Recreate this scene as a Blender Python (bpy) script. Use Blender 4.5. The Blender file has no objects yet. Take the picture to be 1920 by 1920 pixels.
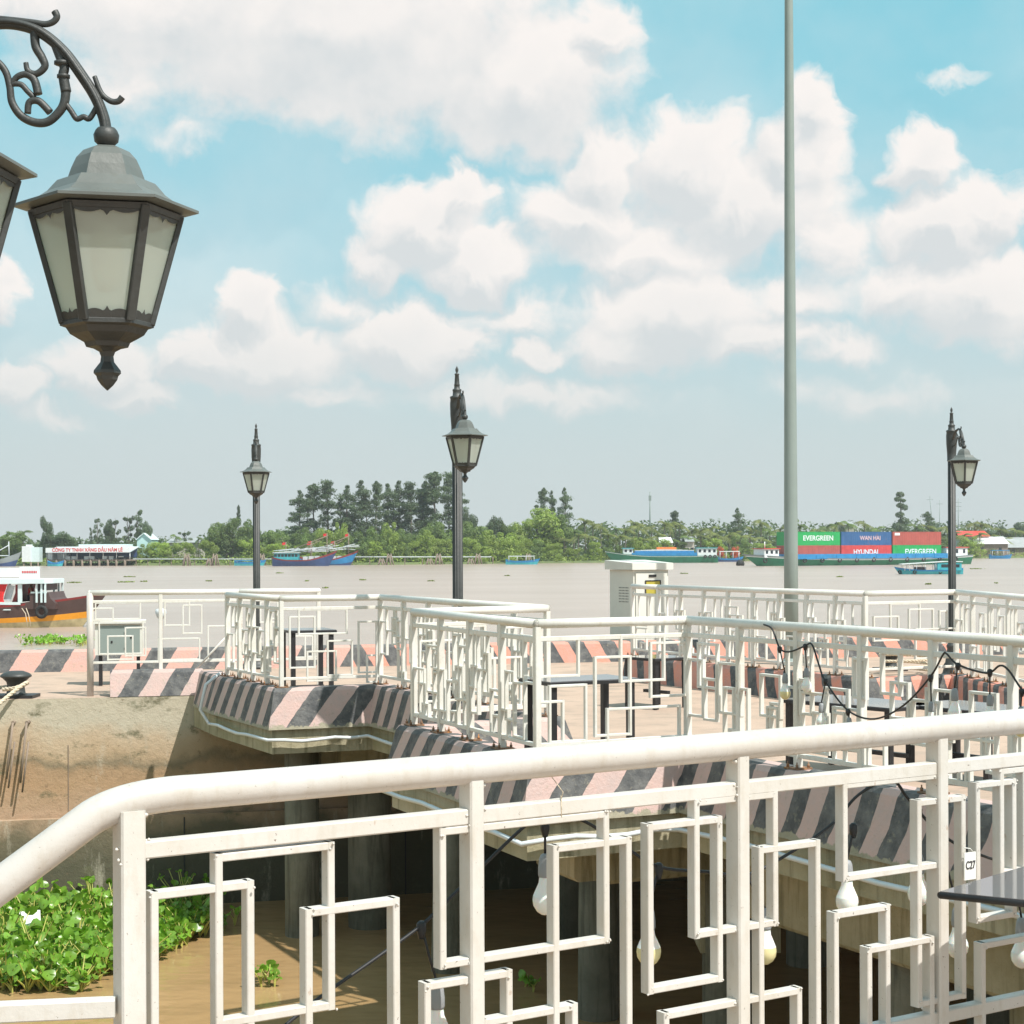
import bpy, bmesh, math, random
from mathutils import Vector, Matrix
PI = math.pi
R = random.Random(7)
S = bpy.context.scene
COL = S.collection

# ------------------------------------------------------------------ camera
F = 3300.0; CX = 960.0; CY = 1025.0; ROLL = 0.004; CAMZ = 1.6
cam = bpy.data.cameras.new('camera'); camo = bpy.data.objects.new('camera', cam); COL.objects.link(camo)
cam.sensor_width = 36.0; cam.lens = F / 1920 * 36.0; cam.shift_y = (CY - 960) / 1920
cam.clip_start = 0.05; cam.clip_end = 6000
RT = Vector((math.cos(ROLL), 0, -math.sin(ROLL))); UP = Vector((math.sin(ROLL), 0, math.cos(ROLL)))
FW = Vector((0, 1, 0))
M3 = Matrix((RT, UP, -FW)).transposed()
camo.matrix_world = Matrix.Translation((0, 0, CAMZ)) @ M3.to_4x4()
S.camera = camo

# ------------------------------------------------------------------ light
SUN = Vector((0.43, -0.39, 0.84)).normalized()
el = math.asin(SUN.z); az = math.atan2(SUN.x, SUN.y)
sl = bpy.data.lights.new('sun', 'SUN'); sl.energy = 4.2; sl.angle = math.radians(0.6); sl.color = (1.0, 0.955, 0.89)
so = bpy.data.objects.new('sun', sl); COL.objects.link(so)
so.rotation_euler = (-SUN).to_track_quat('-Z', 'Y').to_euler()
S.view_settings.view_transform = 'Standard'; S.view_settings.look = 'None'
S.view_settings.gamma = 1.0; S.view_settings.use_curve_mapping = False
S.view_settings.exposure = 0.46

W = bpy.data.worlds.new('World'); S.world = W; W.use_nodes = True
def build_world():
    nt = W.node_tree; N = nt.nodes; L = nt.links; N.clear()
    def math_(op, a, b=None, c=None, clamp=False):
        n = N.new('ShaderNodeMath'); n.operation = op; n.use_clamp = clamp
        for i, v in enumerate((a, b, c)):
            if v is None: continue
            if isinstance(v, (int, float)): n.inputs[i].default_value = v
            else: L.new(v, n.inputs[i])
        return n.outputs[0]
    def mapr(v, a, b, c=0.0, d=1.0, smooth=True):
        n = N.new('ShaderNodeMapRange'); n.interpolation_type = 'SMOOTHSTEP' if smooth else 'LINEAR'
        L.new(v, n.inputs[0])
        for i, x in enumerate((a, b, c, d)): n.inputs[i + 1].default_value = x
        return n.outputs[0]
    def mixc(f, a, b):
        n = N.new('ShaderNodeMix'); n.data_type = 'RGBA'
        if isinstance(f, float): n.inputs[0].default_value = f
        else: L.new(f, n.inputs[0])
        for i, v in ((6, a), (7, b)):
            if isinstance(v, tuple): n.inputs[i].default_value = (*v, 1)
            else: L.new(v, n.inputs[i])
        return n.outputs[2]
    tc = N.new('ShaderNodeTexCoord')
    sp = N.new('ShaderNodeSeparateXYZ'); L.new(tc.outputs['Generated'], sp.inputs[0])
    dx, dy, dz = sp.outputs
    azn = math_('ARCTAN2', dx, dy)
    eln = math_('ARCSINE', dz)
    # domain warp for billowy edges
    cb = N.new('ShaderNodeCombineXYZ'); L.new(azn, cb.inputs[0]); L.new(eln, cb.inputs[1])
    def noise(vec, scale, detail, rough, dist=0.0, colour=False):
        n = N.new('ShaderNodeTexNoise'); n.inputs['Scale'].default_value = scale
        n.inputs['Detail'].default_value = detail; n.inputs['Roughness'].default_value = rough
        n.inputs['Distortion'].default_value = dist
        L.new(vec, n.inputs['Vector'])
        return n.outputs['Color'] if colour else n.outputs[0]
    def warp(vec, scale, amt, detail, rough=0.6):
        c = noise(vec, scale, detail, rough, 0, True)
        v = N.new('ShaderNodeVectorMath'); v.operation = 'SUBTRACT'; L.new(c, v.inputs[0]); v.inputs[1].default_value = (.5, .5, .5)
        w = N.new('ShaderNodeVectorMath'); w.operation = 'MULTIPLY_ADD'; L.new(v.outputs[0], w.inputs[0])
        w.inputs[1].default_value = (amt, amt, 0); L.new(vec, w.inputs[2])
        return w.outputs[0]
    blobs = [(620,60,470,190,1.0),(980,160,210,140,1.0),(330,40,330,130,.8),(60,30,150,80,.7),(1130,60,70,60,.8),(250,170,300,80,.45),
             (800,420,120,90,1.1),(890,490,120,70,1.0),(730,480,80,60,.8),(860,370,70,55,1.0),
             (1300,310,120,110,1.1),(1400,380,190,110,1.0),(1530,215,60,75,1.0),(1500,300,90,100,.95),(1130,320,80,90,.9),(1090,410,150,80,.85),(1200,470,250,70,.7),
             (1730,325,75,65,1.0),(1760,450,120,80,1.05),(1850,420,80,70,.9),(1830,570,170,90,.95),(1690,560,100,80,.7),
             (1270,590,190,95,1.0),(1180,640,130,60,.9),(1400,640,170,60,.8),(1010,660,60,35,.75),(1560,640,120,50,.6),
             (470,590,70,70,1.05),(500,670,160,80,1.0),(380,670,100,60,.9),(760,640,150,80,1.0),(860,650,70,50,.8),
             (190,690,120,60,.9),(270,745,70,45,.9),(30,735,60,40,.9),(0,560,40,70,.8),(600,740,200,40,.5),(100,780,90,30,.5),
             (350,270,120,50,.4),(1560,470,120,90,.6),(980,590,140,60,.55),(640,560,120,60,.5),(1000,740,320,45,.5),(1500,560,160,60,.6),(1800,175,60,20,.4),(1620,740,300,60,.35)]
    def field(vec):
        acc = None
        for (x, y, rx, ry, amp) in blobs:
            u0 = math.atan((x - CX) / F); v0 = math.atan((CY - y - ROLL * (x - CX)) / F)
            a = N.new('ShaderNodeVectorMath'); a.operation = 'SUBTRACT'; L.new(vec, a.inputs[0]); a.inputs[1].default_value = (u0, v0, 0)
            b = N.new('ShaderNodeVectorMath'); b.operation = 'MULTIPLY'; L.new(a.outputs[0], b.inputs[0])
            b.inputs[1].default_value = (F / rx / 1.42, F / ry / 1.36, 0)
            l = N.new('ShaderNodeVectorMath'); l.operation = 'LENGTH'; L.new(b.outputs[0], l.inputs[0])
            h = math_('MULTIPLY_ADD', l.outputs['Value'], -amp, amp)
            acc = h if acc is None else math_('SMOOTH_MAX', acc, h, 0.15)
        return acc
    w1 = warp(cb.outputs[0], 22, 0.040, 2)
    w2 = warp(w1, 75, 0.020, 5, 0.62)
    fA = field(w2)
    # same field sampled a little towards the light, for relief on the puffs
    off = N.new('ShaderNodeVectorMath'); off.operation = 'ADD'; L.new(w2, off.inputs[0]); off.inputs[1].default_value = (0.004, 0.012, 0)
    fB = field(off.outputs[0])
    nz = noise(cb.outputs[0], 30, 8, 0.6)
    nbig = noise(cb.outputs[0], 5, 5, 0.55)
    dens = math_('ADD', fA, math_('MULTIPLY_ADD', nz, 0.5, -0.25))
    # scattered clouds for the rest of the sky, away from the modelled banks
    away = mapr(math_('ABSOLUTE', azn), 0.33, 0.5)
    high = mapr(eln, 0.36, 0.5)
    other = math_('MULTIPLY', mapr(noise(tc.outputs['Generated'], 2.6, 9, 0.6), 0.47, 0.62), math_('MAXIMUM', away, high))
    mask = math_('MAXIMUM', mapr(dens, 0.06, 0.48), other)
    # soft veil
    veil = math_('MULTIPLY', mapr(nbig, 0.28, 0.7), 0.38)
    mask2 = math_('MAXIMUM', mask, veil)
    relief = math_('SUBTRACT', fA, fB)
    lit = math_('ADD', math_('MULTIPLY_ADD', relief, 2.4, 0.60), math_('MULTIPLY_ADD', nz, 1.5, -0.75), clamp=True)
    core = mapr(dens, 0.45, 1.0)
    lit = math_('SUBTRACT', lit, math_('MULTIPLY', core, 0.22), clamp=True)
    k = 1.0
    cloud = mixc(lit, (5.15, 5.4, 5.5), (7.1, 6.75, 6.5))
    sky = N.new('ShaderNodeTexSky'); sky.sky_type = 'NISHITA'; sky.sun_disc = False
    sky.sun_elevation = el; sky.sun_rotation = az; sky.air_density = 1.0; sky.dust_density = 1.6; sky.ozone_density = 1.5; sky.altitude = 5
    # turquoise tropical haze over the physical sky
    haze_sky = mixc(mapr(eln, -0.02, 0.30), (4.3, 5.45, 5.6), (1.75, 5.0, 5.75))
    skyc = mixc(0.80, sky.outputs[0], haze_sky)
    c = mixc(mask2, skyc, cloud)
    low = mapr(eln, 0.0, 0.16, 0.9, 0.0)
    c = mixc(low, c, (4.6, 5.05, 5.1))
    bg = N.new('ShaderNodeBackground'); L.new(c, bg.inputs[0]); bg.inputs[1].default_value = 0.10
    out = N.new('ShaderNodeOutputWorld'); L.new(bg.outputs[0], out.inputs[0])
build_world()

# ------------------------------------------------------------------ projection helpers (pixel of the photo -> point at a known height / distance)
def ray(x, y):
    return FW + RT * ((x - CX) / F) + UP * ((CY - y) / F)
def atz(x, y, z):
    d = ray(x, y); t = (z - CAMZ) / d.z
    return Vector((d.x * t, d.y * t, z))
def atd(x, y, dist):
    d = ray(x, y); return Vector((d.x * dist, d.y * dist, CAMZ + d.z * dist))
WATER = -2.25

# ------------------------------------------------------------------ mesh builder
class MB:
    def __init__(s): s.v = []; s.f = []; s.m = []; s.uv = None; s.smooth = []
    def face(s, idx, m=0, sm=False): s.f.append(tuple(idx)); s.m.append(m); s.smooth.append(sm)
    def poly(s, pts, m=0):
        b = len(s.v); s.v += [tuple(p) for p in pts]; s.face(range(b, b + len(pts)), m)
    def box(s, a, b, m=0):
        x0, y0, z0 = [min(a[i], b[i]) for i in range(3)]; x1, y1, z1 = [max(a[i], b[i]) for i in range(3)]
        k = len(s.v)
        s.v += [(x0,y0,z0),(x1,y0,z0),(x1,y1,z0),(x0,y1,z0),(x0,y0,z1),(x1,y0,z1),(x1,y1,z1),(x0,y1,z1)]
        for q in ((0,3,2,1),(4,5,6,7),(0,1,5,4),(1,2,6,5),(2,3,7,6),(3,0,4,7)): s.face([k + i for i in q], m)
    def bar(s, p, q, w, h, up=Vector((0,0,1)), m=0, bev=0.0):
        """rectangular bar from p to q; w across, h along up"""
        p = Vector(p); q = Vector(q); d = (q - p).normalized()
        side = d.cross(up)
        if side.length < 1e-4: side = d.cross(Vector((1,0,0)))
        side.normalize(); u = side.cross(d).normalized()
        if bev > 0:
            c = min(bev, w/3, h/3)
            pr = [(-w/2+c,-h/2),(w/2-c,-h/2),(w/2,-h/2+c),(w/2,h/2-c),(w/2-c,h/2),(-w/2+c,h/2),(-w/2,h/2-c),(-w/2,-h/2+c)]
        else: pr = [(-w/2,-h/2),(w/2,-h/2),(w/2,h/2),(-w/2,h/2)]
        k = len(s.v); n = len(pr)
        for c0 in (p, q):
            for a, b in pr: s.v.append(tuple(c0 + side * a + u * b))
        for i in range(n): s.face((k+i, k+(i+1)%n, k+n+(i+1)%n, k+n+i), m)
        s.face([k+i for i in range(n)][::-1], m); s.face([k+n+i for i in range(n)], m)
    def tube(s, pts, r, n=10, m=0, caps=True, sm=True, squash=None):
        pts = [Vector(p) for p in pts]; rs = r if isinstance(r, (list, tuple)) else [r] * len(pts)
        rings = []; prev = None
        for i, p in enumerate(pts):
            if i == 0: t = pts[1] - p
            elif i == len(pts) - 1: t = p - pts[i-1]
            else: t = (pts[i+1] - p).normalized() + (p - pts[i-1]).normalized()
            t.normalize()
            if prev is None:
                a = t.orthogonal().normalized()
            else:
                a = prev - t * prev.dot(t)
                if a.length < 1e-5: a = t.orthogonal()
                a.normalize()
            prev = a; b = t.cross(a); k = len(s.v)
            for j in range(n):
                th = 2 * PI * j / n
                s.v.append(tuple(p + (a * math.cos(th) + b * math.sin(th)) * rs[i]))
            rings.append(k)
        for i in range(len(rings) - 1):
            for j in range(n):
                s.face((rings[i]+j, rings[i]+(j+1)%n, rings[i+1]+(j+1)%n, rings[i+1]+j), m, sm)
        if caps:
            s.face([rings[0]+j for j in range(n)][::-1], m); s.face([rings[-1]+j for j in range(n)], m)
    def lathe(s, prof, c=(0,0,0), n=16, m=0, sm=True, rot=0.0, cap=True):
        c = Vector(c); rings = []
        for r_, z_ in prof:
            k = len(s.v)
            for j in range(n):
                th = 2 * PI * j / n + rot
                s.v.append((c.x + r_ * math.cos(th), c.y + r_ * math.sin(th), c.z + z_))
            rings.append(k)
        for i in range(len(rings) - 1):
            for j in range(n): s.face((rings[i]+j, rings[i]+(j+1)%n, rings[i+1]+(j+1)%n, rings[i+1]+j), m, sm)
        if cap:
            s.face([rings[0]+j for j in range(n)][::-1], m); s.face([rings[-1]+j for j in range(n)], m)
    def prism(s, pts, z0, z1, m=0, mtop=None):
        n = len(pts); k = len(s.v)
        s.v += [(p[0], p[1], z0) for p in pts] + [(p[0], p[1], z1) for p in pts]
        s.face([k+i for i in range(n)][::-1], m); s.face([k+n+i for i in range(n)], m if mtop is None else mtop)
        for i in range(n): s.face((k+i, k+(i+1)%n, k+n+(i+1)%n, k+n+i), m)
    def build(s, name, mats, parent=None, loc=(0,0,0), rz=0.0):
        me = bpy.data.meshes.new(name); me.from_pydata([tuple(v) for v in s.v], [], s.f)
        mats = mats if isinstance(mats, (list, tuple)) else [mats]
        for m_ in mats: me.materials.append(m_)
        if len(me.polygons) == len(s.m):
            me.polygons.foreach_set('material_index', s.m); me.polygons.foreach_set('use_smooth', s.smooth)
        if s.uv:
            l = me.uv_layers.new(name='UVMap'); flat = []
            for f in s.uv:
                for c in f: flat += c
            if len(flat) == len(l.data) * 2: l.data.foreach_set('uv', flat)
        me.update()
        bm = bmesh.new(); bm.from_mesh(me); bmesh.ops.recalc_face_normals(bm, faces=bm.faces) if s.recalc else None; bm.to_mesh(me); bm.free()
        o = bpy.data.objects.new(name, me); COL.objects.link(o)
        o.location = loc; o.rotation_euler = (0, 0, rz)
        if parent: o.parent = parent
        return o
    recalc = True

def tag(o, label=None, cat=None, group=None, kind=None):
    if label: o['label'] = label
    if cat: o['category'] = cat
    if group: o['group'] = group
    if kind: o['kind'] = kind
    return o
def thing(name, loc, label, cat, group=None, rz=0.0, sc=1.0):
    o = bpy.data.objects.new(name, None); COL.objects.link(o); o.location = loc; o.rotation_euler = (0,0,rz); o.scale = (sc,)*3 if isinstance(sc,(int,float)) else sc
    o.empty_display_size = 0.1
    return tag(o, label, cat, group)
def copy_tree(o, parent=None):
    c = o.copy(); COL.objects.link(c); c.parent = parent
    for ch in o.children: copy_tree(ch, c)
    return c

# ------------------------------------------------------------------ materials
def mat(name, col, rough=0.6, metal=0.0, var=0.0, vscale=5.0, bump=0.0, bscale=30.0, spec=0.5, col2=None, thr=None, coat=0.0, sheen=0.0, trans=0.0):
    """col with noise variation; col2 + thr=(lo,hi,scale,detail) adds patches of wear"""
    m = bpy.data.materials.new(name); m.use_nodes = True; nt = m.node_tree; N = nt.nodes; L = nt.links
    b = N['Principled BSDF']; b.inputs['Roughness'].default_value = rough; b.inputs['Metallic'].default_value = metal
    b.inputs['Specular IOR Level'].default_value = spec; b.inputs['Coat Weight'].default_value = coat
    b.inputs['Transmission Weight'].default_value = trans
    b.inputs['Base Color'].default_value = (*col, 1)
    tc = N.new('ShaderNodeTexCoord'); cur = None
    def noise(sc, det=5, rough_=0.6):
        n = N.new('ShaderNodeTexNoise'); n.inputs['Scale'].default_value = sc; n.inputs['Detail'].default_value = det; n.inputs['Roughness'].default_value = rough_
        L.new(tc.outputs['Object'], n.inputs['Vector']); return n.outputs[0]
    if var > 0:
        n = noise(vscale); mr = N.new('ShaderNodeMapRange'); L.new(n, mr.inputs[0]); mr.inputs[1].default_value = .3; mr.inputs[2].default_value = .7
        mr.inputs[3].default_value = 1 - var; mr.inputs[4].default_value = 1 + var
        mx = N.new('ShaderNodeVectorMath'); mx.operation = 'SCALE'; mx.inputs[0].default_value = col; L.new(mr.outputs[0], mx.inputs['Scale'])
        cur = mx.outputs[0]; L.new(cur, b.inputs['Base Color'])
    if col2:
        lo, hi, sc, det = thr
        n = noise(sc, det); mr = N.new('ShaderNodeMapRange'); L.new(n, mr.inputs[0]); mr.inputs[1].default_value = lo; mr.inputs[2].default_value = hi
        mx = N.new('ShaderNodeMix'); mx.data_type = 'RGBA'; L.new(mr.outputs[0], mx.inputs[0])
        if cur: L.new(cur, mx.inputs[6])
        else: mx.inputs[6].default_value = (*col, 1)
        mx.inputs[7].default_value = (*col2, 1); L.new(mx.outputs[2], b.inputs['Base Color'])
    if bump > 0:
        n = noise(bscale, 6); bp = N.new('ShaderNodeBump'); bp.inputs['Strength'].default_value = bump; bp.inputs['Distance'].default_value = 0.02
        L.new(n, bp.inputs['Height']); L.new(bp.outputs[0], b.inputs['Normal'])
    return m
def paint_mat(name, col, rough, chips=.5, rust=.5):
    """white enamel with grime, hairline chips and rust runs"""
    m = bpy.data.materials.new(name); m.use_nodes = True; nt = m.node_tree; N = nt.nodes; L = nt.links; b = N['Principled BSDF']
    g = N.new('ShaderNodeNewGeometry')
    def NZ(sc, det, sz=(1,1,1), rg=.6):
        mp = N.new('ShaderNodeMapping'); L.new(g.outputs['Position'], mp.inputs[0]); mp.inputs['Scale'].default_value = sz
        n = N.new('ShaderNodeTexNoise'); n.inputs['Scale'].default_value = sc; n.inputs['Detail'].default_value = det; n.inputs['Roughness'].default_value = rg
        L.new(mp.outputs[0], n.inputs['Vector']); return n.outputs[0]
    def RG(v, a_, c, d=0., e=1.):
        n = N.new('ShaderNodeMapRange'); L.new(v, n.inputs[0])
        for i, x in enumerate((a_, c, d, e)): n.inputs[i+1].default_value = x
        return n.outputs[0]
    def MX(f, a_, c):
        n = N.new('ShaderNodeMix'); n.data_type = 'RGBA'; L.new(f, n.inputs[0])
        for i, v in ((6, a_), (7, c)):
            if isinstance(v, tuple): n.inputs[i].default_value = (*v, 1)
            else: L.new(v, n.inputs[i])
        return n.outputs[2]
    c = MX(RG(NZ(2.5, 6), .35, .7), col, tuple(x*f for x, f in zip(col, (.90,.87,.82))))
    c = MX(RG(NZ(26, 8, (1,1,.35), .7), .50, .74, 0, .45), c, tuple(x*f for x, f in zip(col, (.72,.64,.52))))
    c = MX(RG(NZ(9, 9, (1,1,.5), .72), .635, .68, 0, rust), c, (.34,.18,.08))
    c = MX(RG(NZ(95, 6, (1,1,1), .65), .665, .69, 0, chips), c, (.13,.09,.06))
    L.new(c, b.inputs['Base Color'])
    L.new(RG(NZ(14, 6), .3, .7, rough - .08, rough + .16), b.inputs['Roughness'])
    bp = N.new('ShaderNodeBump'); bp.inputs['Strength'].default_value = .25; bp.inputs['Distance'].default_value = .004; L.new(NZ(45, 8), bp.inputs['Height']); L.new(bp.outputs[0], b.inputs['Normal'])
    return m
WHITE = paint_mat('white_paint', (.62,.60,.565), .36, .8, .7)
WHITEF = paint_mat('pier_railing_paint', (.74,.735,.695), .36, .35, .35)
WHITE2 = paint_mat('white_gloss_paint', (.56,.535,.505), .32, .5, .2)
RUST = mat('rusty_steel', (.22,.13,.08), .8, var=.4, vscale=30, bump=.4, col2=(.45,.2,.07), thr=(.55,.65,25,6))
IRON = mat('dark_cast_iron', (.040,.043,.041), .52, metal=.0, var=.25, vscale=12, bump=.12, bscale=60, spec=.6)
IRONL = mat('weathered_roof_metal', (.125,.135,.125), .40, var=.12, vscale=8, bump=.06, bscale=40, col2=(.12,.12,.10), thr=(.6,.72,14,6))
BLACK = mat('black_metal', (.02,.02,.022), .45, var=.3, vscale=20)
CABLE = mat('black_cable', (.018,.018,.02), .5)
GREY = mat('galvanised_grey', (.24,.29,.27), .5, var=.05, vscale=3, bump=.04, bscale=20)
BOX = mat('cabinet_paint', (.66,.66,.60), .5, var=.05, vscale=4)
CONDUIT = mat('pvc_conduit', (.62,.66,.68), .4, var=.05)
ROPE = mat('mooring_rope', (.66,.56,.42), .9, var=.25, vscale=60, bump=.6, bscale=90)
RED = mat('red_cloth', (.72,.03,.03), .7, var=.15, vscale=9)
SKIN = mat('skin', (.42,.25,.16), .6)
HAIR = mat('hair', (.02,.018,.016), .6)
TROUSERS = mat('dark_trousers', (.05,.06,.08), .8)
WOODP = mat('weathered_wood', (.23,.18,.14), .85, var=.3, vscale=3)
DARKW = mat('brown_boat_paint', (.085,.05,.045), .5, var=.15, vscale=3)
TYRE = mat('tyre_rubber', (.022,.022,.022), .75, var=.3, vscale=10)
ROOFW = mat('pale_blue_roof_paint', (.66,.78,.78), .45, var=.06, vscale=2)
ORANGE = mat('orange_tarp', (.80,.22,.05), .6, var=.1, vscale=1)
TARP = mat('pale_tarp', (.55,.60,.62), .6, var=.12, vscale=1.5)
BLUE = mat('blue_boat_paint', (.02,.22,.48), .45, var=.15, vscale=1.5)
TEAL = mat('teal_boat_paint', (.05,.40,.46), .45, var=.15, vscale=1.5)
NAVY = mat('navy_boat_paint', (.035,.07,.19), .5, var=.2, vscale=1.5)
GREENH = mat('green_hull_paint', (.02,.20,.11), .45, var=.15, vscale=1)
GREYH = mat('grey_deck_paint', (.26,.30,.31), .5, var=.1, vscale=1)
BWHITE = mat('white_cabin_paint', (.72,.76,.76), .5, var=.08, vscale=2)
REDP = mat('red_roof_paint', (.62,.06,.04), .5, var=.12, vscale=1)
YEL = mat('yellow_stripe_paint', (.82,.34,.02), .45, var=.08, vscale=2)
CREAM = mat('faded_lower_hull', (.42,.36,.20), .55, var=.35, vscale=1.8)
MAROON = mat('maroon_paint', (.25,.03,.03), .45, var=.1, vscale=2)
GLASSD = mat('dark_window', (.02,.03,.04), .15)
DOORW = mat('door_window_amber', (.45,.38,.06), .2)
LABELW = mat('white_label', (.80,.80,.76), .4)
INK = mat('black_ink', (.03,.03,.035), .6)
INKR = mat('red_lettering', (.60,.04,.05), .6)
INKG = mat('grey_lettering', (.12,.13,.2), .6)

def glass_mat():
    m = bpy.data.materials.new('frosted_lantern_glass'); m.use_nodes = True; nt = m.node_tree; N = nt.nodes; L = nt.links
    b = N['Principled BSDF']; b.inputs['Base Color'].default_value = (.72,.76,.70,1); b.inputs['Roughness'].default_value = .16
    tr = N.new('ShaderNodeBsdfTranslucent'); tr.inputs[0].default_value = (.78,.82,.70,1)
    tp = N.new('ShaderNodeBsdfTransparent'); tp.inputs[0].default_value = (.85,.95,.88,1)
    a = N.new('ShaderNodeMixShader'); a.inputs[0].default_value = .5; L.new(b.outputs[0], a.inputs[1]); L.new(tr.outputs[0], a.inputs[2])
    c = N.new('ShaderNodeMixShader')
    tc = N.new('ShaderNodeTexCoord'); n = N.new('ShaderNodeTexNoise'); n.inputs['Scale'].default_value = 6; L.new(tc.outputs['Object'], n.inputs[0])
    mr = N.new('ShaderNodeMapRange'); L.new(n.outputs[0], mr.inputs[0]); mr.inputs[3].default_value = .10; mr.inputs[4].default_value = .30; L.new(mr.outputs[0], c.inputs[0])
    L.new(a.outputs[0], c.inputs[1]); L.new(tp.outputs[0], c.inputs[2])
    L.new(c.outputs[0], N['Material Output'].inputs[0]); return m
LGLASS = glass_mat()
def bulb_mat():
    m = mat('frosted_bulb', (.86,.85,.80), .12); b = m.node_tree.nodes['Principled BSDF']; b.inputs['Subsurface Weight'].default_value = .3
    return m
BULB = bulb_mat(); BULBY = mat('yellowed_bulb', (.74,.66,.36), .18); SOCKET = mat('grey_socket', (.28,.29,.30), .55)

def leaf_mat(name, col, trans=.35, var=.35, scale=.8, rough=.55):
    m = bpy.data.materials.new(name); m.use_nodes = True; nt = m.node_tree; N = nt.nodes; L = nt.links
    b = N['Principled BSDF']; b.inputs['Roughness'].default_value = rough
    tc = N.new('ShaderNodeTexCoord'); n = N.new('ShaderNodeTexNoise'); n.inputs['Scale'].default_value = scale; n.inputs['Detail'].default_value = 4; L.new(tc.outputs['Object'], n.inputs[0])
    oi = N.new('ShaderNodeObjectInfo')
    mr = N.new('ShaderNodeMapRange'); L.new(n.outputs[0], mr.inputs[0]); mr.inputs[1].default_value = .3; mr.inputs[2].default_value = .7; mr.inputs[3].default_value = 1 - var; mr.inputs[4].default_value = 1 + var
    orr = N.new('ShaderNodeMapRange'); L.new(oi.outputs['Random'], orr.inputs[0]); orr.inputs[3].default_value = .8; orr.inputs[4].default_value = 1.2
    mm = N.new('ShaderNodeMath'); mm.operation = 'MULTIPLY'; L.new(mr.outputs[0], mm.inputs[0]); L.new(orr.outputs[0], mm.inputs[1])
    v = N.new('ShaderNodeVectorMath'); v.operation = 'SCALE'; v.inputs[0].default_value = col; L.new(mm.outputs[0], v.inputs['Scale'])
    L.new(v.outputs[0], b.inputs['Base Color'])
    tr = N.new('ShaderNodeBsdfTranslucent'); v2 = N.new('ShaderNodeVectorMath'); v2.operation = 'MULTIPLY'; L.new(v.outputs[0], v2.inputs[0]); v2.inputs[1].default_value = (1.35,1.5,.7); L.new(v2.outputs[0], tr.inputs[0])
    mx = N.new('ShaderNodeMixShader'); mx.inputs[0].default_value = trans; L.new(b.outputs[0], mx.inputs[1]); L.new(tr.outputs[0], mx.inputs[2])
    L.new(mx.outputs[0], N['Material Output'].inputs[0]); return m
LEAF_DARK = leaf_mat('dark_foliage', (.095,.135,.066))
LEAF_MID = leaf_mat('mid_foliage', (.15,.215,.058))
LEAF_LIGHT = leaf_mat('light_foliage', (.26,.34,.068))
LEAF_PALM = leaf_mat('palm_foliage', (.20,.225,.066))
LEAF_FLAME = leaf_mat('flame_tree_foliage', (.55,.11,.05))
LEAF_HYA = leaf_mat('water_hyacinth_leaf', (.19,.36,.045), .32, .45, 5.0, .30)
LEAF_WEED = leaf_mat('drifting_weed_leaf', (.20,.25,.06), .3, .4, 3.0, .5)
STALK = mat('hyacinth_stalk', (.42,.42,.10), .5, var=.3, vscale=9)
BARK = mat('tree_bark', (.16,.135,.11), .85, var=.3, vscale=2)

def stripe_mat(name, pink, slant=1.0, shift=0.0, period=.44, wear=.5):
    m = bpy.data.materials.new(name); m.use_nodes = True; nt = m.node_tree; N = nt.nodes; L = nt.links
    b = N['Principled BSDF']; b.inputs['Roughness'].default_value = .72
    def M(op, a, c=None, clamp=False):
        n = N.new('ShaderNodeMath'); n.operation = op; n.use_clamp = clamp
        for i, v in enumerate((a, c)):
            if v is None: continue
            if isinstance(v, (int, float)): n.inputs[i].default_value = v
            else: L.new(v, n.inputs[i])
        return n.outputs[0]
    def NZ(sc, det=5, rg=.6):
        n = N.new('ShaderNodeTexNoise'); n.inputs['Scale'].default_value = sc; n.inputs['Detail'].default_value = det; n.inputs['Roughness'].default_value = rg
        L.new(tc.outputs['Object'], n.inputs['Vector']); return n.outputs[0]
    def MX(f, a, c):
        n = N.new('ShaderNodeMix'); n.data_type = 'RGBA'; L.new(f, n.inputs[0])
        for i, v in ((6, a), (7, c)):
            if isinstance(v, tuple): n.inputs[i].default_value = (*v, 1)
            else: L.new(v, n.inputs[i])
        return n.outputs[2]
    def RG(v, a, c, d=0., e=1.):
        n = N.new('ShaderNodeMapRange'); L.new(v, n.inputs[0])
        for i, x in enumerate((a, c, d, e)): n.inputs[i+1].default_value = x
        return n.outputs[0]
    tc = N.new('ShaderNodeTexCoord'); uv = N.new('ShaderNodeUVMap'); sp = N.new('ShaderNodeSeparateXYZ'); L.new(uv.outputs[0], sp.inputs[0])
    wob = NZ(6, 4)
    q = M('ADD', M('ADD', sp.outputs[0], M('MULTIPLY', sp.outputs[1], -slant)), M('MULTIPLY', wob, .05))
    fr = M('FRACT', M('DIVIDE', M('ADD', q, 100 + shift), period))
    st = M('GREATER_THAN', fr, .5)
    pk = MX(RG(NZ(9, 7), .35, .7), pink, tuple(c * .62 + .13 for c in pink))
    bk = MX(RG(NZ(11, 8), .38, .72), (.065,.068,.072), (.17,.17,.165))
    c = MX(st, pk, bk)
    conc = MX(RG(NZ(7, 8), .3, .7), (.40,.36,.27), (.25,.24,.17))
    worn = RG(NZ(20, 9, .72), .57, .70, 0, wear + .2)
    c = MX(worn, c, conc)
    edge = M('ADD', sp.outputs[1], M('MULTIPLY', M('SUBTRACT', NZ(11, 6), .5), .16))
    c = MX(RG(edge, -.075, -.065, 1, 0), c, conc)
    L.new(c, b.inputs['Base Color'])
    bp = N.new('ShaderNodeBump'); bp.inputs['Strength'].default_value = .35; bp.inputs['Distance'].default_value = .02; L.new(NZ(40, 7), bp.inputs['Height']); L.new(bp.outputs[0], b.inputs['Normal'])
    return m
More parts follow.
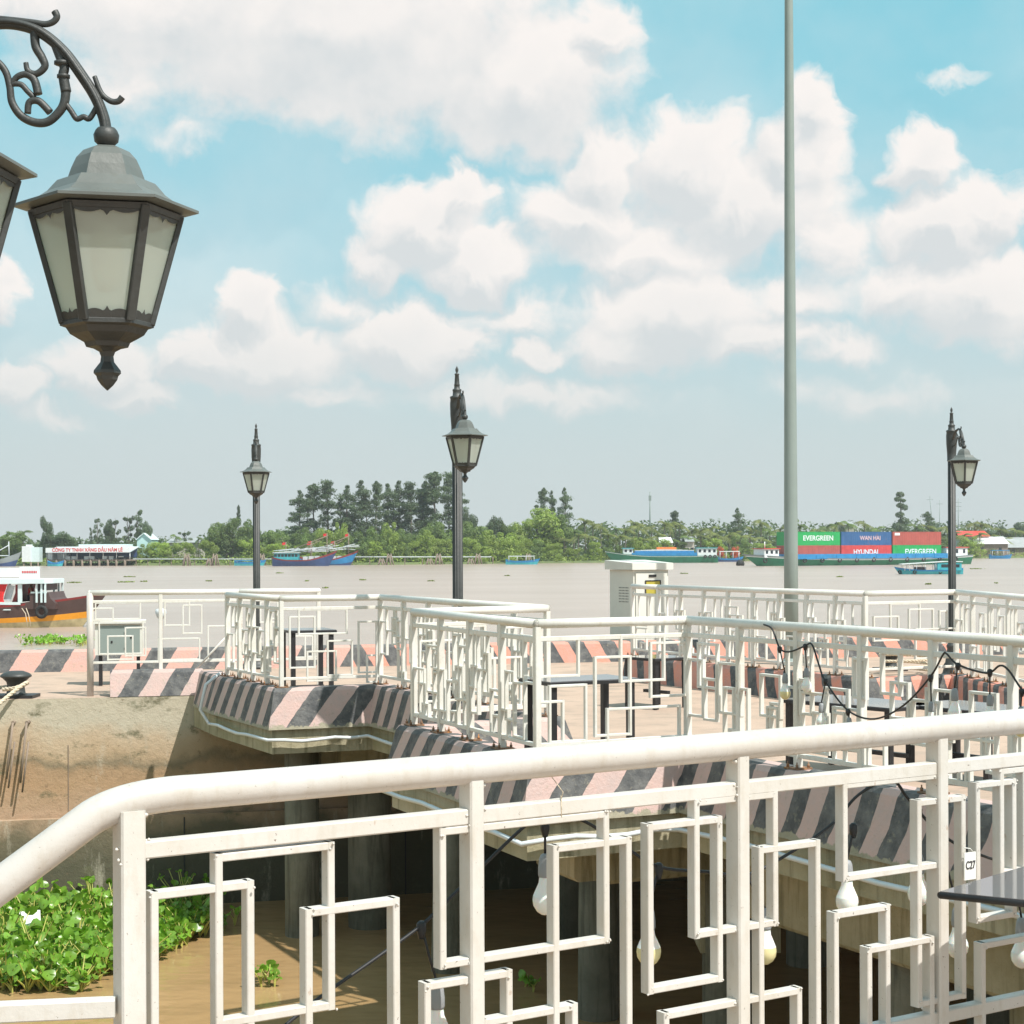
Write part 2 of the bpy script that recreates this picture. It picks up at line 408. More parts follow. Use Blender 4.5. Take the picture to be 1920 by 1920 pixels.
STRIPE = stripe_mat('striped_kerb_paint', (.57,.40,.36), 0.62)
STRIPE_IN = stripe_mat('striped_kerb_paint_orange', (.66,.27,.19), -0.55)
STRIPE_L = stripe_mat('striped_kerb_paint_left', (.60,.34,.28), 0.6, period=.66)

def concrete_mat(name, bands=False, base=(.40,.36,.28), dark=(.22,.21,.15)):
    m = bpy.data.materials.new(name); m.use_nodes = True; nt = m.node_tree; N = nt.nodes; L = nt.links
    b = N['Principled BSDF']; b.inputs['Roughness'].default_value = .85
    tc = N.new('ShaderNodeTexCoord')
    def NZ(sc, det=6, rg=.6, sz=(1,1,1)):
        mp = N.new('ShaderNodeMapping'); L.new(tc.outputs['Object'], mp.inputs[0]); mp.inputs['Scale'].default_value = sz
        n = N.new('ShaderNodeTexNoise'); n.inputs['Scale'].default_value = sc; n.inputs['Detail'].default_value = det; n.inputs['Roughness'].default_value = rg
        L.new(mp.outputs[0], n.inputs['Vector']); return n.outputs[0]
    def RG(v, a, c, d=0., e=1.):
        n = N.new('ShaderNodeMapRange'); L.new(v, n.inputs[0])
        for i, x in enumerate((a, c, d, e)): n.inputs[i+1].default_value = x
        return n.outputs[0]
    def MX(f, a, c):
        n = N.new('ShaderNodeMix'); n.data_type = 'RGBA'; L.new(f, n.inputs[0])
        for i, v in ((6, a), (7, c)):
            if isinstance(v, tuple): n.inputs[i].default_value = (*v, 1)
            else: L.new(v, n.inputs[i])
        return n.outputs[2]
    if bands:
        g = N.new('ShaderNodeNewGeometry'); sp = N.new('ShaderNodeSeparateXYZ'); L.new(g.outputs['Position'], sp.inputs[0])
        ad = N.new('ShaderNodeMath'); ad.operation = 'ADD'; L.new(sp.outputs[2], ad.inputs[0])
        wv = N.new('ShaderNodeMath'); wv.operation = 'MULTIPLY_ADD'; L.new(NZ(1.3, 7), wv.inputs[0]); wv.inputs[1].default_value = .75; wv.inputs[2].default_value = -.37
        L.new(wv.outputs[0], ad.inputs[1])
        cr = N.new('ShaderNodeValToRGB'); e = cr.color_ramp.elements
        def pos(z): return (z + 2.3) / 2.5
        e[0].position = 0; e[0].color = (.085,.08,.05,1); e[1].position = 1; e[1].color = (.47,.41,.31,1)
        for z, c in ((-1.75,(.10,.092,.058)),(-1.45,(.16,.135,.085)),(-1.25,(.42,.29,.19)),(-.95,(.42,.275,.16)),(-.78,(.38,.255,.15)),(-.70,(.24,.19,.12)),(-.60,(.45,.33,.21)),(-.40,(.50,.39,.27)),(-.22,(.50,.45,.35))):
            x = e.new(pos(z)); x.color = (*c, 1)
        mr = RG(ad.outputs[0], -2.3, .2); L.new(mr, cr.inputs[0]); c = cr.outputs[0]
        moss = NZ(2.2, 8, .7, (1,1,1.6)); c = MX(RG(moss, .57, .66, 0, .85), c, (.13,.125,.07)); c = MX(RG(NZ(16, 7, .75), .60, .66, 0, .6), c, (.17,.12,.07)); c = MX(RG(NZ(3.5, 9, .75, (1,1,.3)), .56, .68, 0, .55), c, (.55,.50,.40))
    else:
        c = MX(RG(NZ(1.6, 8, .62), .35, .68), base, dark)
        streak = NZ(5, 5, .6, (3,3,.25)); c = MX(RG(streak, .50, .66, 0, .75), c, tuple(x*.6 for x in dark))
    sp_ = NZ(60, 5, .7); c = MX(RG(sp_, .60, .72, 0, .35), c, (.10,.09,.06))
    L.new(c, b.inputs['Base Color'])
    bp = N.new('ShaderNodeBump'); bp.inputs['Strength'].default_value = .55; bp.inputs['Distance'].default_value = .03; L.new(NZ(9, 10, .7), bp.inputs['Height']); L.new(bp.outputs[0], b.inputs['Normal'])
    return m
CONC = concrete_mat('stained_concrete', base=(.46,.42,.30), dark=(.27,.25,.15))
CONCW = concrete_mat('tidal_quay_concrete', True)
PILE = concrete_mat('pile_concrete', base=(.24,.23,.18), dark=(.12,.12,.085))
DECK = mat('pinkish_deck_concrete', (.46,.335,.255), .85, var=.12, vscale=1.1, bump=.12, bscale=25, col2=(.38,.285,.22), thr=(.50,.62,3.2,9))

def water_mat():
    m = bpy.data.materials.new('muddy_river_water'); m.use_nodes = True; nt = m.node_tree; N = nt.nodes; L = nt.links
    b = N['Principled BSDF']; b.inputs['Roughness'].default_value = .12; b.inputs['IOR'].default_value = 1.33
    g = N.new('ShaderNodeNewGeometry')
    def NZ(sc, det, sz, rg=.55):
        mp = N.new('ShaderNodeMapping'); L.new(g.outputs['Position'], mp.inputs[0]); mp.inputs['Scale'].default_value = sz
        n = N.new('ShaderNodeTexNoise'); n.inputs['Scale'].default_value = sc; n.inputs['Detail'].default_value = det; n.inputs['Roughness'].default_value = rg
        L.new(mp.outputs[0], n.inputs['Vector']); return n.outputs[0]
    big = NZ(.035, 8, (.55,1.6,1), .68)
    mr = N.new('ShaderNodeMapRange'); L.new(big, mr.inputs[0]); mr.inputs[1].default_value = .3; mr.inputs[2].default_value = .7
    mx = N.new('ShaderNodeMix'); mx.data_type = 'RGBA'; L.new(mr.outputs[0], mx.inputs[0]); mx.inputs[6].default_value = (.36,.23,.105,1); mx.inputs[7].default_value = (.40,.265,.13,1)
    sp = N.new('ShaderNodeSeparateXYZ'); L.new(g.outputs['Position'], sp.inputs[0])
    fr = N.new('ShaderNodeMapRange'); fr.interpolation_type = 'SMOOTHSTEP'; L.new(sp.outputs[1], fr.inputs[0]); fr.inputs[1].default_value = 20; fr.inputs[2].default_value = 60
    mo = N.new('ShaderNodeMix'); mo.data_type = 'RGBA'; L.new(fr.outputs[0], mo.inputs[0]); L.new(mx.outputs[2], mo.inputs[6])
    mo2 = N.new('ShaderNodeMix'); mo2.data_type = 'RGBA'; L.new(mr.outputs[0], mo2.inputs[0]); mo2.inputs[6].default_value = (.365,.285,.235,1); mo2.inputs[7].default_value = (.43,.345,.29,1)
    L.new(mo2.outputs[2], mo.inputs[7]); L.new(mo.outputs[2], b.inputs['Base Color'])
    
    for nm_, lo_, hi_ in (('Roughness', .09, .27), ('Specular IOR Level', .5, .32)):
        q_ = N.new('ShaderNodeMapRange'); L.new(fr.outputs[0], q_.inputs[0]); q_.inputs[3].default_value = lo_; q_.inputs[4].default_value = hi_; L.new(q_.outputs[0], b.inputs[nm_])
    h = N.new('ShaderNodeMath'); h.operation = 'MULTIPLY_ADD'; L.new(NZ(.9, 3, (1,1.25,1)), h.inputs[0]); h.inputs[1].default_value = 1.0
    h2 = N.new('ShaderNodeMath'); h2.operation = 'MULTIPLY'; L.new(NZ(4.5, 3, (1,1.3,1)), h2.inputs[0]); h2.inputs[1].default_value = .14; L.new(h2.outputs[0], h.inputs[2])
    bp = N.new('ShaderNodeBump'); sr = N.new('ShaderNodeMapRange'); L.new(sp.outputs[1], sr.inputs[0]); sr.inputs[1].default_value = 18; sr.inputs[2].default_value = 50; sr.inputs[3].default_value = .55; sr.inputs[4].default_value = .9
    L.new(sr.outputs[0], bp.inputs['Strength']); bp.inputs['Distance'].default_value = .07; L.new(h.outputs[0], bp.inputs['Height']); L.new(bp.outputs[0], b.inputs['Normal'])
    return m
WATERM = water_mat()

# ================================================================== SETTING
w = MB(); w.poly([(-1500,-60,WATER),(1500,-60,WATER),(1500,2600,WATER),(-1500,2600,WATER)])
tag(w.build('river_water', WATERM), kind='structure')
BANKM = mat('muddy_green_bank', (.11,.14,.05), .9, var=.4, vscale=.2)
SH = [(-700,404),(-200,397),(250,390),(700,382),(1100,410),(1400,444),(1700,486),(2100,528),(2700,566)]
def shore(x):
    for (a, da), (b, db) in zip(SH, SH[1:]):
        if a <= x <= b: return da + (db - da) * (x - a) / (b - a)
    return SH[0][1] if x < SH[0][0] else SH[-1][1]
def yh(x): return CY - ROLL * (x - CX)
b = MB(); fr = []
for i in range(-40, 110):
    x = i * 25; d = shore(x) + R.uniform(-.8, .8); fr.append((d * (x - CX) / F, d))
fr = [(-900, 395)] + fr + [(900, 560)]
n = len(fr)
for p in fr: b.v.append((p[0], p[1], WATER - .3))
for p in fr: b.v.append((p[0]*1.004, p[1] + 1.6, WATER + .5))
for p in fr: b.v.append((p[0] * 3.2, p[1] * 3.2, WATER + 1.2))
for k in (0, 1):
    for i in range(n - 1): b.face((k*n+i, k*n+i+1, (k+1)*n+i+1, (k+1)*n+i))
tag(b.build('far_river_bank', BANKM), kind='structure')

# corner points of the railings, on plan
C0 = (-2.93,18.1); C1 = (-2.18,16.6); C2 = (-1.27,16.95); Q = (.27,13.7); P1 = (-.73,13.03); P2 = (.153,10.98); P3 = (1.14,11.46); P4 = (3.05,7.75)
E00 = (1.45,21.2); E0 = (1.72,20.7); E1 = (3.51,17.5); E2 = (4.54,18.0); E3 = (4.66,15.9); E4 = (6.2,16.5)
def qf(x): return 19.14 + (x + 3.25) * .235      # front edge of the quay
def qb(x): return 24.8 + (x - 1.9) * .2135       # river edge of the quay

# quay: solid concrete finger
quay = thing('quay', (-6, 20, 0), 'long concrete river quay with stained tidal wall face and pinkish deck', 'quay')
def child(mb, name, mats, parent, smoothless=False):
    o = mb.build(name, mats); o.parent = parent; o.matrix_parent_inverse = parent.matrix_basis.inverted(); return o
bpy.context.view_layer.update()
q = MB(); XS = [-32 + 2*i for i in range(33)]
fr_ = [(x, qf(x)) for x in XS]; bk_ = [(x, qb(x)) for x in XS][::-1]
q.prism(fr_ + bk_, WATER - 1.2, 0.0, 0, 1)
child(q, 'wall', [CONCW, DECK], quay)
q = MB(); q.prism([(x, qf(x) - .10) for x in XS] + [(x, qf(x) + .2) for x in XS[::-1]], WATER - 1.2, -1.27); child(q, 'footing_ledge', [CONCW], quay)
for x in (-5.9,-3.55,-1.2):
    q = MB(); q.box((x, qf(x) - .106, WATER), (x + .012, qf(x) - .098, -1.30)); child(q, 'form_joint', [BLACK], quay)
for x in (-4.75,-2.4):
    q = MB(); q.box((x, qf(x) - .004, -1.2), (x + .008, qf(x) + .02, -.5)); child(q, 'form_joint', [WOODP], quay)
# pier slab
outline = [(-3.33,19.12), C0, C1, C2, Q, P1, P2, P3, P4]
def offset_path(pts, o):
    out = []
    for i, p in enumerate(pts):
        p = Vector(p).to_2d() if len(p) > 2 else Vector(p)
        dirs = []
        if i > 0: dirs.append((p - Vector(pts[i-1])).normalized())
        if i < len(pts) - 1: dirs.append((Vector(pts[i+1]) - p).normalized())
        ns = [Vector((d.y, -d.x)) for d in dirs]
        if len(ns) == 1: out.append(p + ns[0] * o)
        else:
            m_ = (ns[0] + ns[1]).normalized(); out.append(p + m_ * (o / max(.3, m_.dot(ns[0]))))
    return out
pier = thing('pier', (1, 14, 0), 'stepped concrete pier with overhanging slab edge carried on round piles', 'pier')
bpy.context.view_layer.update()
sl_out = offset_path(outline, .135)
slab = MB()
poly = [tuple(p) for p in sl_out] + [(12, 7.75), (12, qf(12) - .02)] + [(x, qf(x) - .02) for x in (9,6,3,0,-2,-3.2)]
slab.prism(poly, -.33, -.004, 0, 1)
child(slab, 'slab', [CONC, DECK], pier)
# edge beam under the slab, girders and haunches
inner = offset_path(outline[1:], -.85)
for i, (a, c) in enumerate(zip(inner, inner[1:])):
    if i == len(inner) - 2:
        o_ = offset_path(outline[-2:], -.62); a, c = o_[0], o_[1]
    g = MB(); zb_ = -.52 if i < len(inner) - 2 else -.60
    g.bar((a.x, a.y, zb_), (c.x, c.y, zb_), .34 + .004*i, .37 if i < len(inner) - 2 else .53, bev=.03)
    child(g, 'girder', [CONC], pier)
for (x, y, r_, lean) in [(-1.46,17.9,.22,0),(-.53,16.0,.15,.1),(.72,14.4,.17,.04),(.5,17.2,.18,0),(1.55,12.6,.2,0),(2.4,10.6,.2,0),(3.6,13.2,.2,0),(-2.1,17.5,.17,0),(2.7,16.2,.19,0),(4.6,10.6,.2,0)]:
    g = MB(); g.tube([(x, y, -.34), (x - lean*.5, y, -1.4), (x - lean, y, WATER - 1)], [r_, r_, r_], 20)
    child(g, 'pile', [PILE], pier)
for (x, y, zx) in [(1.55,12.75,.22),(3.15,9.9,.3),(3.0,12.6,.3)]:
    g = MB(); g.box((x - zx, y - .22, -1.30), (x + zx*1.6, y + .22, -.336)); child(g, 'pile_cap', [CONC], pier)

# striped kerbs
def kerb(pts, mats, name, parent, out_w=.11, in_w=.11, flare=.075, h=.28, low=-.10):
    prof = [(out_w + flare, low), (out_w, h - .03), (out_w - .02, h), (-in_w + .02, h), (-in_w, h - .03), (-in_w - flare, .003)]
    lines = [offset_path(pts, o) for o, z in prof]
    mb = MB(); mb.uv = []; s0 = 0
    for i in range(len(pts) - 1):
        dv_ = Vector(pts[i+1]) - Vector(pts[i]); L_ = dv_.length; real = L_; L_ *= 1.45 if abs(dv_.y) > abs(dv_.x) else 1.0
        for j in range(len(prof) - 1):
            a, b_, c, d = lines[j][i], lines[j][i+1], lines[j+1][i+1], lines[j+1][i]
            z0, z1 = prof[j][1], prof[j+1][1]
            k = len(mb.v); mb.v += [(a.x,a.y,z0),(b_.x,b_.y,z0),(c.x,c.y,z1),(d.x,d.y,z1)]
            mb.face((k,k+1,k+2,k+3)); e = 0 if j < 2 else (.03 if j == 2 else .2)
            mb.uv.append([(s0, z0), (s0+L_, z0), (s0+L_, z1 + (.0 if j != 2 else 0)), (s0, z1)])
        s0 += L_
    for e in (0, -1):
        k = len(mb.v); mb.v += [(lines[j][e].x, lines[j][e].y, prof[j][1]) for j in range(len(prof))]
        mb.face(range(k, k+len(prof))); mb.uv.append([(s0*0 + j*.05 + .26, prof[j][1]) for j in range(len(prof))])
    o = mb.build(name, mats)
    if parent: o.parent = parent; o.matrix_parent_inverse = parent.matrix_basis.inverted()
    return o
kerb([(-4.36,qf(-4.36)+.185),(-3.40,qf(-3.40)+.185)], [STRIPE], 'kerb', quay, low=.003)
kerb([(-3.27,19.0), C0, C1, C2, Q, P1, P2, P3, P4], [STRIPE], 'kerb', pier)
kerb([E00, E0, E1, E2, E3, E4], [STRIPE_IN], 'kerb', pier)
kerb([(-32, qb(-32)-.16), (-2.2, qb(-2.2)-.16)], [STRIPE_L], 'kerb', quay)
kerb([(-2.19, qb(-2.19)-.16), (30, qb(30)-.16)], [STRIPE_IN], 'kerb', quay)
# conduit that follows the slab edge
co = offset_path(outline[1:], .20); pts = []
for i, p in enumerate(co):
    z = -.20
    pts.append((p.x, p.y, z))
cm = MB(); full = [(co[0].x+.10, co[0].y+.1, .31), (co[0].x-.03, co[0].y+.0, .20), (co[0].x-.08, co[0].y-.05, -.05)]
for i, (a, c) in enumerate(zip(pts, pts[1:])):
    a = Vector(a); c = Vector(c); n_ = 6
    for k in range(n_): 
        p = a.lerp(c, k / n_); full.append((p.x, p.y, p.z + .012*math.sin(k*1.7 + i)))
full.append(pts[-1]); cm.tube(full, .017, 8)
tag(cm.build('conduit', CONDUIT), 'pale blue grey plastic conduit clipped along the outer edge of the pier slab', 'conduit')

# near promenade, below the frame, that the photographer and the near railing stand on
A1 = Vector((-.744, 3.41)); A2 = Vector((1.116, 4.63)); AD = (A2 - A1).normalized(); AN = Vector((AD.y, -AD.x))
a0 = A1 - AD * 5; a1 = A2 + AD * 4.2
pr = MB(); pr.prism([(a0.x, a0.y), (a1.x, a1.y), (a1.x + 3, -12), (-10, -12), (-10, a0.y)], -.35, 0, 0, 1)
tag(pr.build('promenade_deck', [CONC, DECK]), kind='structure')

# ================================================================== RAILINGS
RC = 1.117; KT = .28
def frame_rect(mb, O, D, u0, u1, z0, z1, w_=.018, dp=.024, ext=None, off=0.0, m=0):
    """hollow rectangle of square tube in the fence plane"""
    N_ = Vector((D.y, -D.x, 0))
    def P(u, z): return O + D * u + Vector((0,0,z)) + N_ * off
    h = w_/2
    mb.bar(P(u0, z1), P(u1, z1), dp, w_, m=m, bev=.002); mb.bar(P(u0, z0), P(u1, z0), dp, w_, m=m, bev=.002)
    mb.bar(P(u0, z0-h), P(u0, z1+h), w_, dp+.001, up=N_, m=m, bev=.002); mb.bar(P(u1, z0-h), P(u1, z1+h), w_, dp+.001, up=N_, m=m, bev=.002)
def gen_pattern(L_, z0, z1, seed, density=1.0):
    r = random.Random(seed); out = []
    n_ = max(3, int(L_ * 6.5 * density)); H = z1 - z0
    for i in range(n_):
        u = (i + r.uniform(-.25, .45)) / n_ * L_; w_ = r.uniform(.10, .24); hh = r.uniform(.22, .44) * H / .75
        lv = (i * 2 + r.randint(0,1)) % 3
        zc = z0 + H * (.2 + .3 * lv) + r.uniform(-.06,.06)
        a = max(z0, zc - hh/2); b_ = min(z1, zc + hh/2)
        u0 = max(.02, u); u1 = min(L_ - .02, u + w_)
        if u1 - u0 > .06: out.append((u0, u1, a, b_))
        if r.random() < .55:
            uu = u0 + w_ * r.uniform(.3,.7)
            if uu + .13 < L_: out.append((uu, uu + r.uniform(.08,.15), max(z0, a - r.uniform(.1,.25)), a + r.uniform(.05,.15)))
    return out
def railing(P, Qp, label, posts=None, rects=None, px=None, pr_=.030, seed=1, zb=.36, base=KT, name='railing', ends=(True, True), sub=.095, post_w=.040, ext=0.0, bottom=True, rod=.0165, plates=True, group='white lattice railings round the pier'):
    P = Vector((P[0], P[1], 0)); Qp = Vector((Qp[0], Qp[1], 0)); D = (Qp - P).normalized(); L_ = (Qp - P).length
    N_ = Vector((D.y, -D.x, 0))
    root = thing(name, P, label, 'railing', group); bpy.context.view_layer.update()
    def at(u, z, off=0): return P + D*u + N_*off + Vector((0,0,z))
    hr = MB(); hr.tube([at(0-ext, RC), at(L_/2, RC), at(L_+ext, RC)], pr_, 20)
    for u in (0, L_):
        hr.lathe([(.001,-pr_),(pr_*.6,-pr_*.8),(pr_,0),(pr_*.6,pr_*.8),(.001,pr_)], at(u, RC), 14)
    child(hr, 'handrail', [WHITEF], root)
    zt = RC - sub
    tb = MB(); tb.bar(at(.012, zt), at(L_-.012, zt), .030, .030, bev=.003); child(tb, 'top_bar', [WHITEF], root)
    if bottom:
        bb = MB(); bb.bar(at(.012, zb), at(L_-.012, zb), .030, .026, bev=.003); child(bb, 'bottom_bar', [WHITEF], root)
    posts = posts if posts is not None else [0, L_]
    for u in posts:
        pb = MB(); pb.bar(at(u, base), at(u, RC - pr_*.6), post_w, post_w + .006, up=N_, bev=.004); po = child(pb, 'post', [WHITEF], root)
        if plates:
            pl = MB(); c_ = at(u, base)
            pl.bar(at(u-.06, base + .006), at(u+.06, base + .006), .12, .010)
            for du in (-.045, .045):
                for dn in (-.042, .042): pl.lathe([(.009,.01),(.009,.03),(.004,.031),(.004,.045)], at(u+du, base, dn), 6)
            po2 = pl.build('base_plate', [RUST]); po2.parent = po; po2.matrix_parent_inverse = Matrix.Identity(4)
    if px:
        rects = []
        for (x0, y0, x1, y1) in px:
            rects.append((*fence_uz(P, D, N_, x0, y0), *fence_uz(P, D, N_, x1, y1)))
        rects = [(min(a[0], a[2]), max(a[0], a[2]), min(a[1], a[3]), max(a[1], a[3])) for a in rects]
    if rects is None: rects = gen_pattern(L_, zb + .01, zt - .012, seed)
    lt = MB()
    for k, (u0, u1, z0, z1) in enumerate(rects):
        frame_rect(lt, P, D, u0, u1, z0, z1, rod, rod + .009 + .0007 * (k % 5), off=.0005 * (k % 7))
    child(lt, 'lattice', [WHITEF], root)
    return root
def fence_uz(P, D, N_, x, y):
    d = ray(x, y); o = Vector((0,0,CAMZ)); t = (P - o).dot(N_) / d.dot(N_); p = o + d * t
    return ((p - P).dot(D), p.z)

def beads(mb, p, rr=.006):
    for k in range(3):
        q_ = p + Vector((R.uniform(-.008,.008), R.uniform(-.008,.008), R.uniform(-.008,.008)))
        mb.lathe([(.001,-rr),(rr*.8,-rr*.5),(rr*R.uniform(.9,1.3),0),(rr*.7,rr*.6),(.001,rr)], q_, 7)
# --- the near railing, traced bay by bay
P = Vector((A1.x, A1.y, 0)); D = Vector((AD.x, AD.y, 0)); N_ = Vector((D.y, -D.x, 0)); LA = 2.225 + 2.6
near = thing('railing', P, 'large white railing closest to the camera, its handrail bending down at the left end', 'railing', 'white lattice railings round the pier')
bpy.context.view_layer.update()
def an(u, z, off=0): return P + D*u + N_*off + Vector((0,0,z))
hr = MB(); prr = .0345
bend = []
p_end = atd(-330, 1905, 3.22); p_mid = atd(0, 1660, 3.33)
c_pt = an(-.015, RC)
pts = [p_end, p_mid, atd(80, 1601, 3.355)]
b0 = atd(150, 1550, 3.38); b2 = an(.14, RC)
for k in range(1, 12):
    t = k / 12; q0 = b0.lerp(c_pt + Vector((-.02,0,.004)), t); q1 = (c_pt + Vector((-.02,0,.004))).lerp(b2, t); pts.append(q0.lerp(q1, t))
pts += [b2, an(1.2, RC), an(2.4, RC), an(LA, RC)]
hr.tube([p for p in pts], prr, 28); child(hr, 'handrail', [WHITE2], near)
zt = RC - .103
us = [.0] + [fence_uz(P, D, N_, x, 1500)[0] for x in (884, 1383, 1757)] + [2.225 + .75, 2.225 + 1.55, LA]
for a, c in zip(us, us[1:]):
    tb = MB(); tb.bar(an(a + .018, zt), an(c - .018, zt), .034, .034, bev=.003); child(tb, 'top_bar', [WHITE], near)
    bb = MB(); bb.bar(an(a + .018, .36), an(c - .018, .36), .034, .034, bev=.003); child(bb, 'bottom_bar', [WHITE], near)
for k, u in enumerate(us):
    w_ = .050 if k == 0 else .036
    pb = MB(); [beads(pb, an(u + sg*(w_/2+.001), zt + dz, .013), .0035) for sg in (-1,1) for dz in (-.014,.012)]; [beads(pb, an(u + sg*w_*.40, RC - prr*.92, .012), .0055) for sg in (-1,0,1)]; pb.bar(an(u, 0.0, 0.0), an(u, RC - prr*.7, 0.0), w_, .052, up=N_, bev=.004); child(pb, 'post', [WHITE], near)
RX = [(285,1678,466,2050),(405,1607,616,1883),(573,1710,738,2060),
      (823,1558,1130,1760),(1035,1590,1173,1990),(796,1848,950,2080),(900,1916,1072,2100),
      (1212,1550,1343,1832),(1299,1504,1447,1728),(1419,1593,1527,2020),(1243,1903,1493,2080),
      (1577,1472,1762,1619),(1716,1505,1800,1864),(1560,1715,1658,2040),(1622,1780,1740,2020),
      (1826,1472,1895,1712),(1871,1446,1965,1622),(1836,1772,1990,2000)]
EX = [(2.55,2.75,.62,.98),(2.7,2.95,.45,.8),(3.05,3.3,.6,.98),(3.2,3.42,.4,.75),(3.6,3.9,.66,.98),(3.75,3.95,.42,.8),(4.1,4.3,.5,.95),(4.25,4.6,.4,.72)]
for k, (x0, y0, x1, y1) in enumerate(RX):
    # y0 is the left end of the upper bar, y1 the right end of the lower bar
    u0, z1 = fence_uz(P, D, N_, x0, y0); u1, z0 = fence_uz(P, D, N_, x1, y1)
    lt = MB(); frame_rect(lt, P, D, u0, u1, z0, z1, .0165, .029 + .0006*(k % 4), off=.0007*(k % 5)); 
    for (uu, zz) in ((u0,z0),(u0,z1),(u1,z0),(u1,z1)): beads(lt, an(uu + R.uniform(-.004,.004), zz, .0150), .0028)
    for pu in us:
        if u0 < pu < u1:
            for zz in (z0, z1):
                for sg in (-1,1): beads(lt, an(pu + sg*.019, zz, .010), .0040)
    child(lt, 'lattice_frame', [WHITE], near)
for k, (u0, u1, z0, z1) in enumerate(EX):
    lt = MB(); frame_rect(lt, P, D, u0, u1, z0, z1, .0165, .029 + .0006*(k % 4), off=.0007*(k % 5)); child(lt, 'lattice_frame', [WHITE], near)
lb = MB(); lb.bar(atd(-320, 1912, 3.30), atd(216, 1888, 3.385), .034, .036, bev=.003); child(lb, 'lower_bar', [WHITE], near)
lb = MB(); lb.bar(atd(-320, 2290, 3.30), atd(216, 2290, 3.385), .034, .036, bev=.003); child(lb, 'lower_bar', [WHITE], near)
lb = MB(); lb.bar(p_end, (p_end.x, p_end.y, 0), .045, .045, up=N_, bev=.003); child(lb, 'post', [WHITE], near)

def ln(a, b): return (Vector(a) - Vector(b)).length
def up_posts(a, b, n_): L_ = ln(a, b); return [L_ * i / n_ for i in range(n_ + 1)]
def rect_px(lst): return lst
railing(P3, P4, 'white railing run on the right draped with a black cable of hanging bulbs', posts=up_posts(P3, P4, 7)[1:], seed=11)
railing(P2, P3, 'white railing panel of large open rectangles at the middle of the picture', posts=[0, ln(P2, P3)],
        px=[(1014,1197,1084,1266),(1030,1287,1098,1388),(1008,1317,1055,1400),(1115,1233,1181,1376),(1163,1193,1244,1274),(1219,1206,1285,1303),(1138,1330,1273,1400)], seed=2)
railing(P1, P2, 'white railing run seen nearly end on in front of the middle lamp post', posts=up_posts(P1, P2, 4)[:-1], seed=5)
railing(P1, Q, 'short white railing return behind the middle lamp post, ending in a capped handrail', posts=[ln(P1, Q)], rects=[(.05,.42,.45,.9),(.3,.62,.6,1.0),(.5,.95,.38,.75),(.8,1.1,.55,.98)])
railing(C2, Q, 'white railing run receding left from behind the middle lamp post', posts=up_posts(C2, Q, 6)[:-1], seed=21)
railing(C1, C2, 'white railing panel of open rectangles in front of the black bistro table on the left', posts=[0],
        px=[(543,1157,590,1251),(560,1144,650,1187),(576,1222,630,1275),(614,1202,660,1265),(672,1166,706,1260),(688,1229,706,1278)], seed=3)
railing(C0, C1, 'white railing run seen nearly end on in front of the leftmost lamp post', posts=up_posts(C0, C1, 4)[:-1], seed=34)
D0 = (-4.57,19.05); D1 = (-3.02,19.42); D2 = (-2.16,19.62)
g = railing(D0, D1, 'white gate with open rectangles at the left edge of the quay, beside the passing boat', posts=[ln(D0,D1)*.47, ln(D0,D1)*.93], zb=.36, base=.0, plates=False,
        px=[(179,1131,263,1160),(174,1141,212,1163),(186,1167,268,1225),(202,1193,249,1236),(235,1177,273,1229),(309,1129,355,1172),(343,1135,378,1187),(297,1198,374,1236),(390,1174,424,1236)], name='railing_gate')
gp = MB(); gp.tube([(D0[0],D0[1],0), (D0[0],D0[1],RC)], .036, 16); child(gp, 'gate_post', [WHITE2], g)
gb = MB(); gb.tube([atd(426,1192,19.3), atd(367,1255,19.25)], .012, 8); child(gb, 'brace', [WHITE], g)
railing(D1, D2, 'short white railing behind the leftmost lamp post with a capped end', posts=[0, ln(D1,D2)], base=0.0, plates=False, seed=13)
railing(E0, E1, 'long white railing run on the far right behind the tall grey pole', posts=up_posts(E0, E1, 8), seed=41)
railing(E1, E2, 'far white railing panel of open rectangles to the left of the right lamp post', posts=[0], seed=6,
        px=[(1638,1157,1684,1200),(1669,1133,1724,1190),(1704,1143,1749,1195),(1761,1146,1775,1205),(1716,1180,1790,1232)])
railing(E2, E3, 'far white railing run at the right edge behind the right lamp post', posts=up_posts(E2, E3, 4)[:-1], seed=17)
railing(E3, E4, 'far white railing panel cut by the right edge of the picture', posts=[0], seed=19)
railing(E00, E0, 'short white railing stub beside the open electrical cabinet', posts=[0], seed=23)

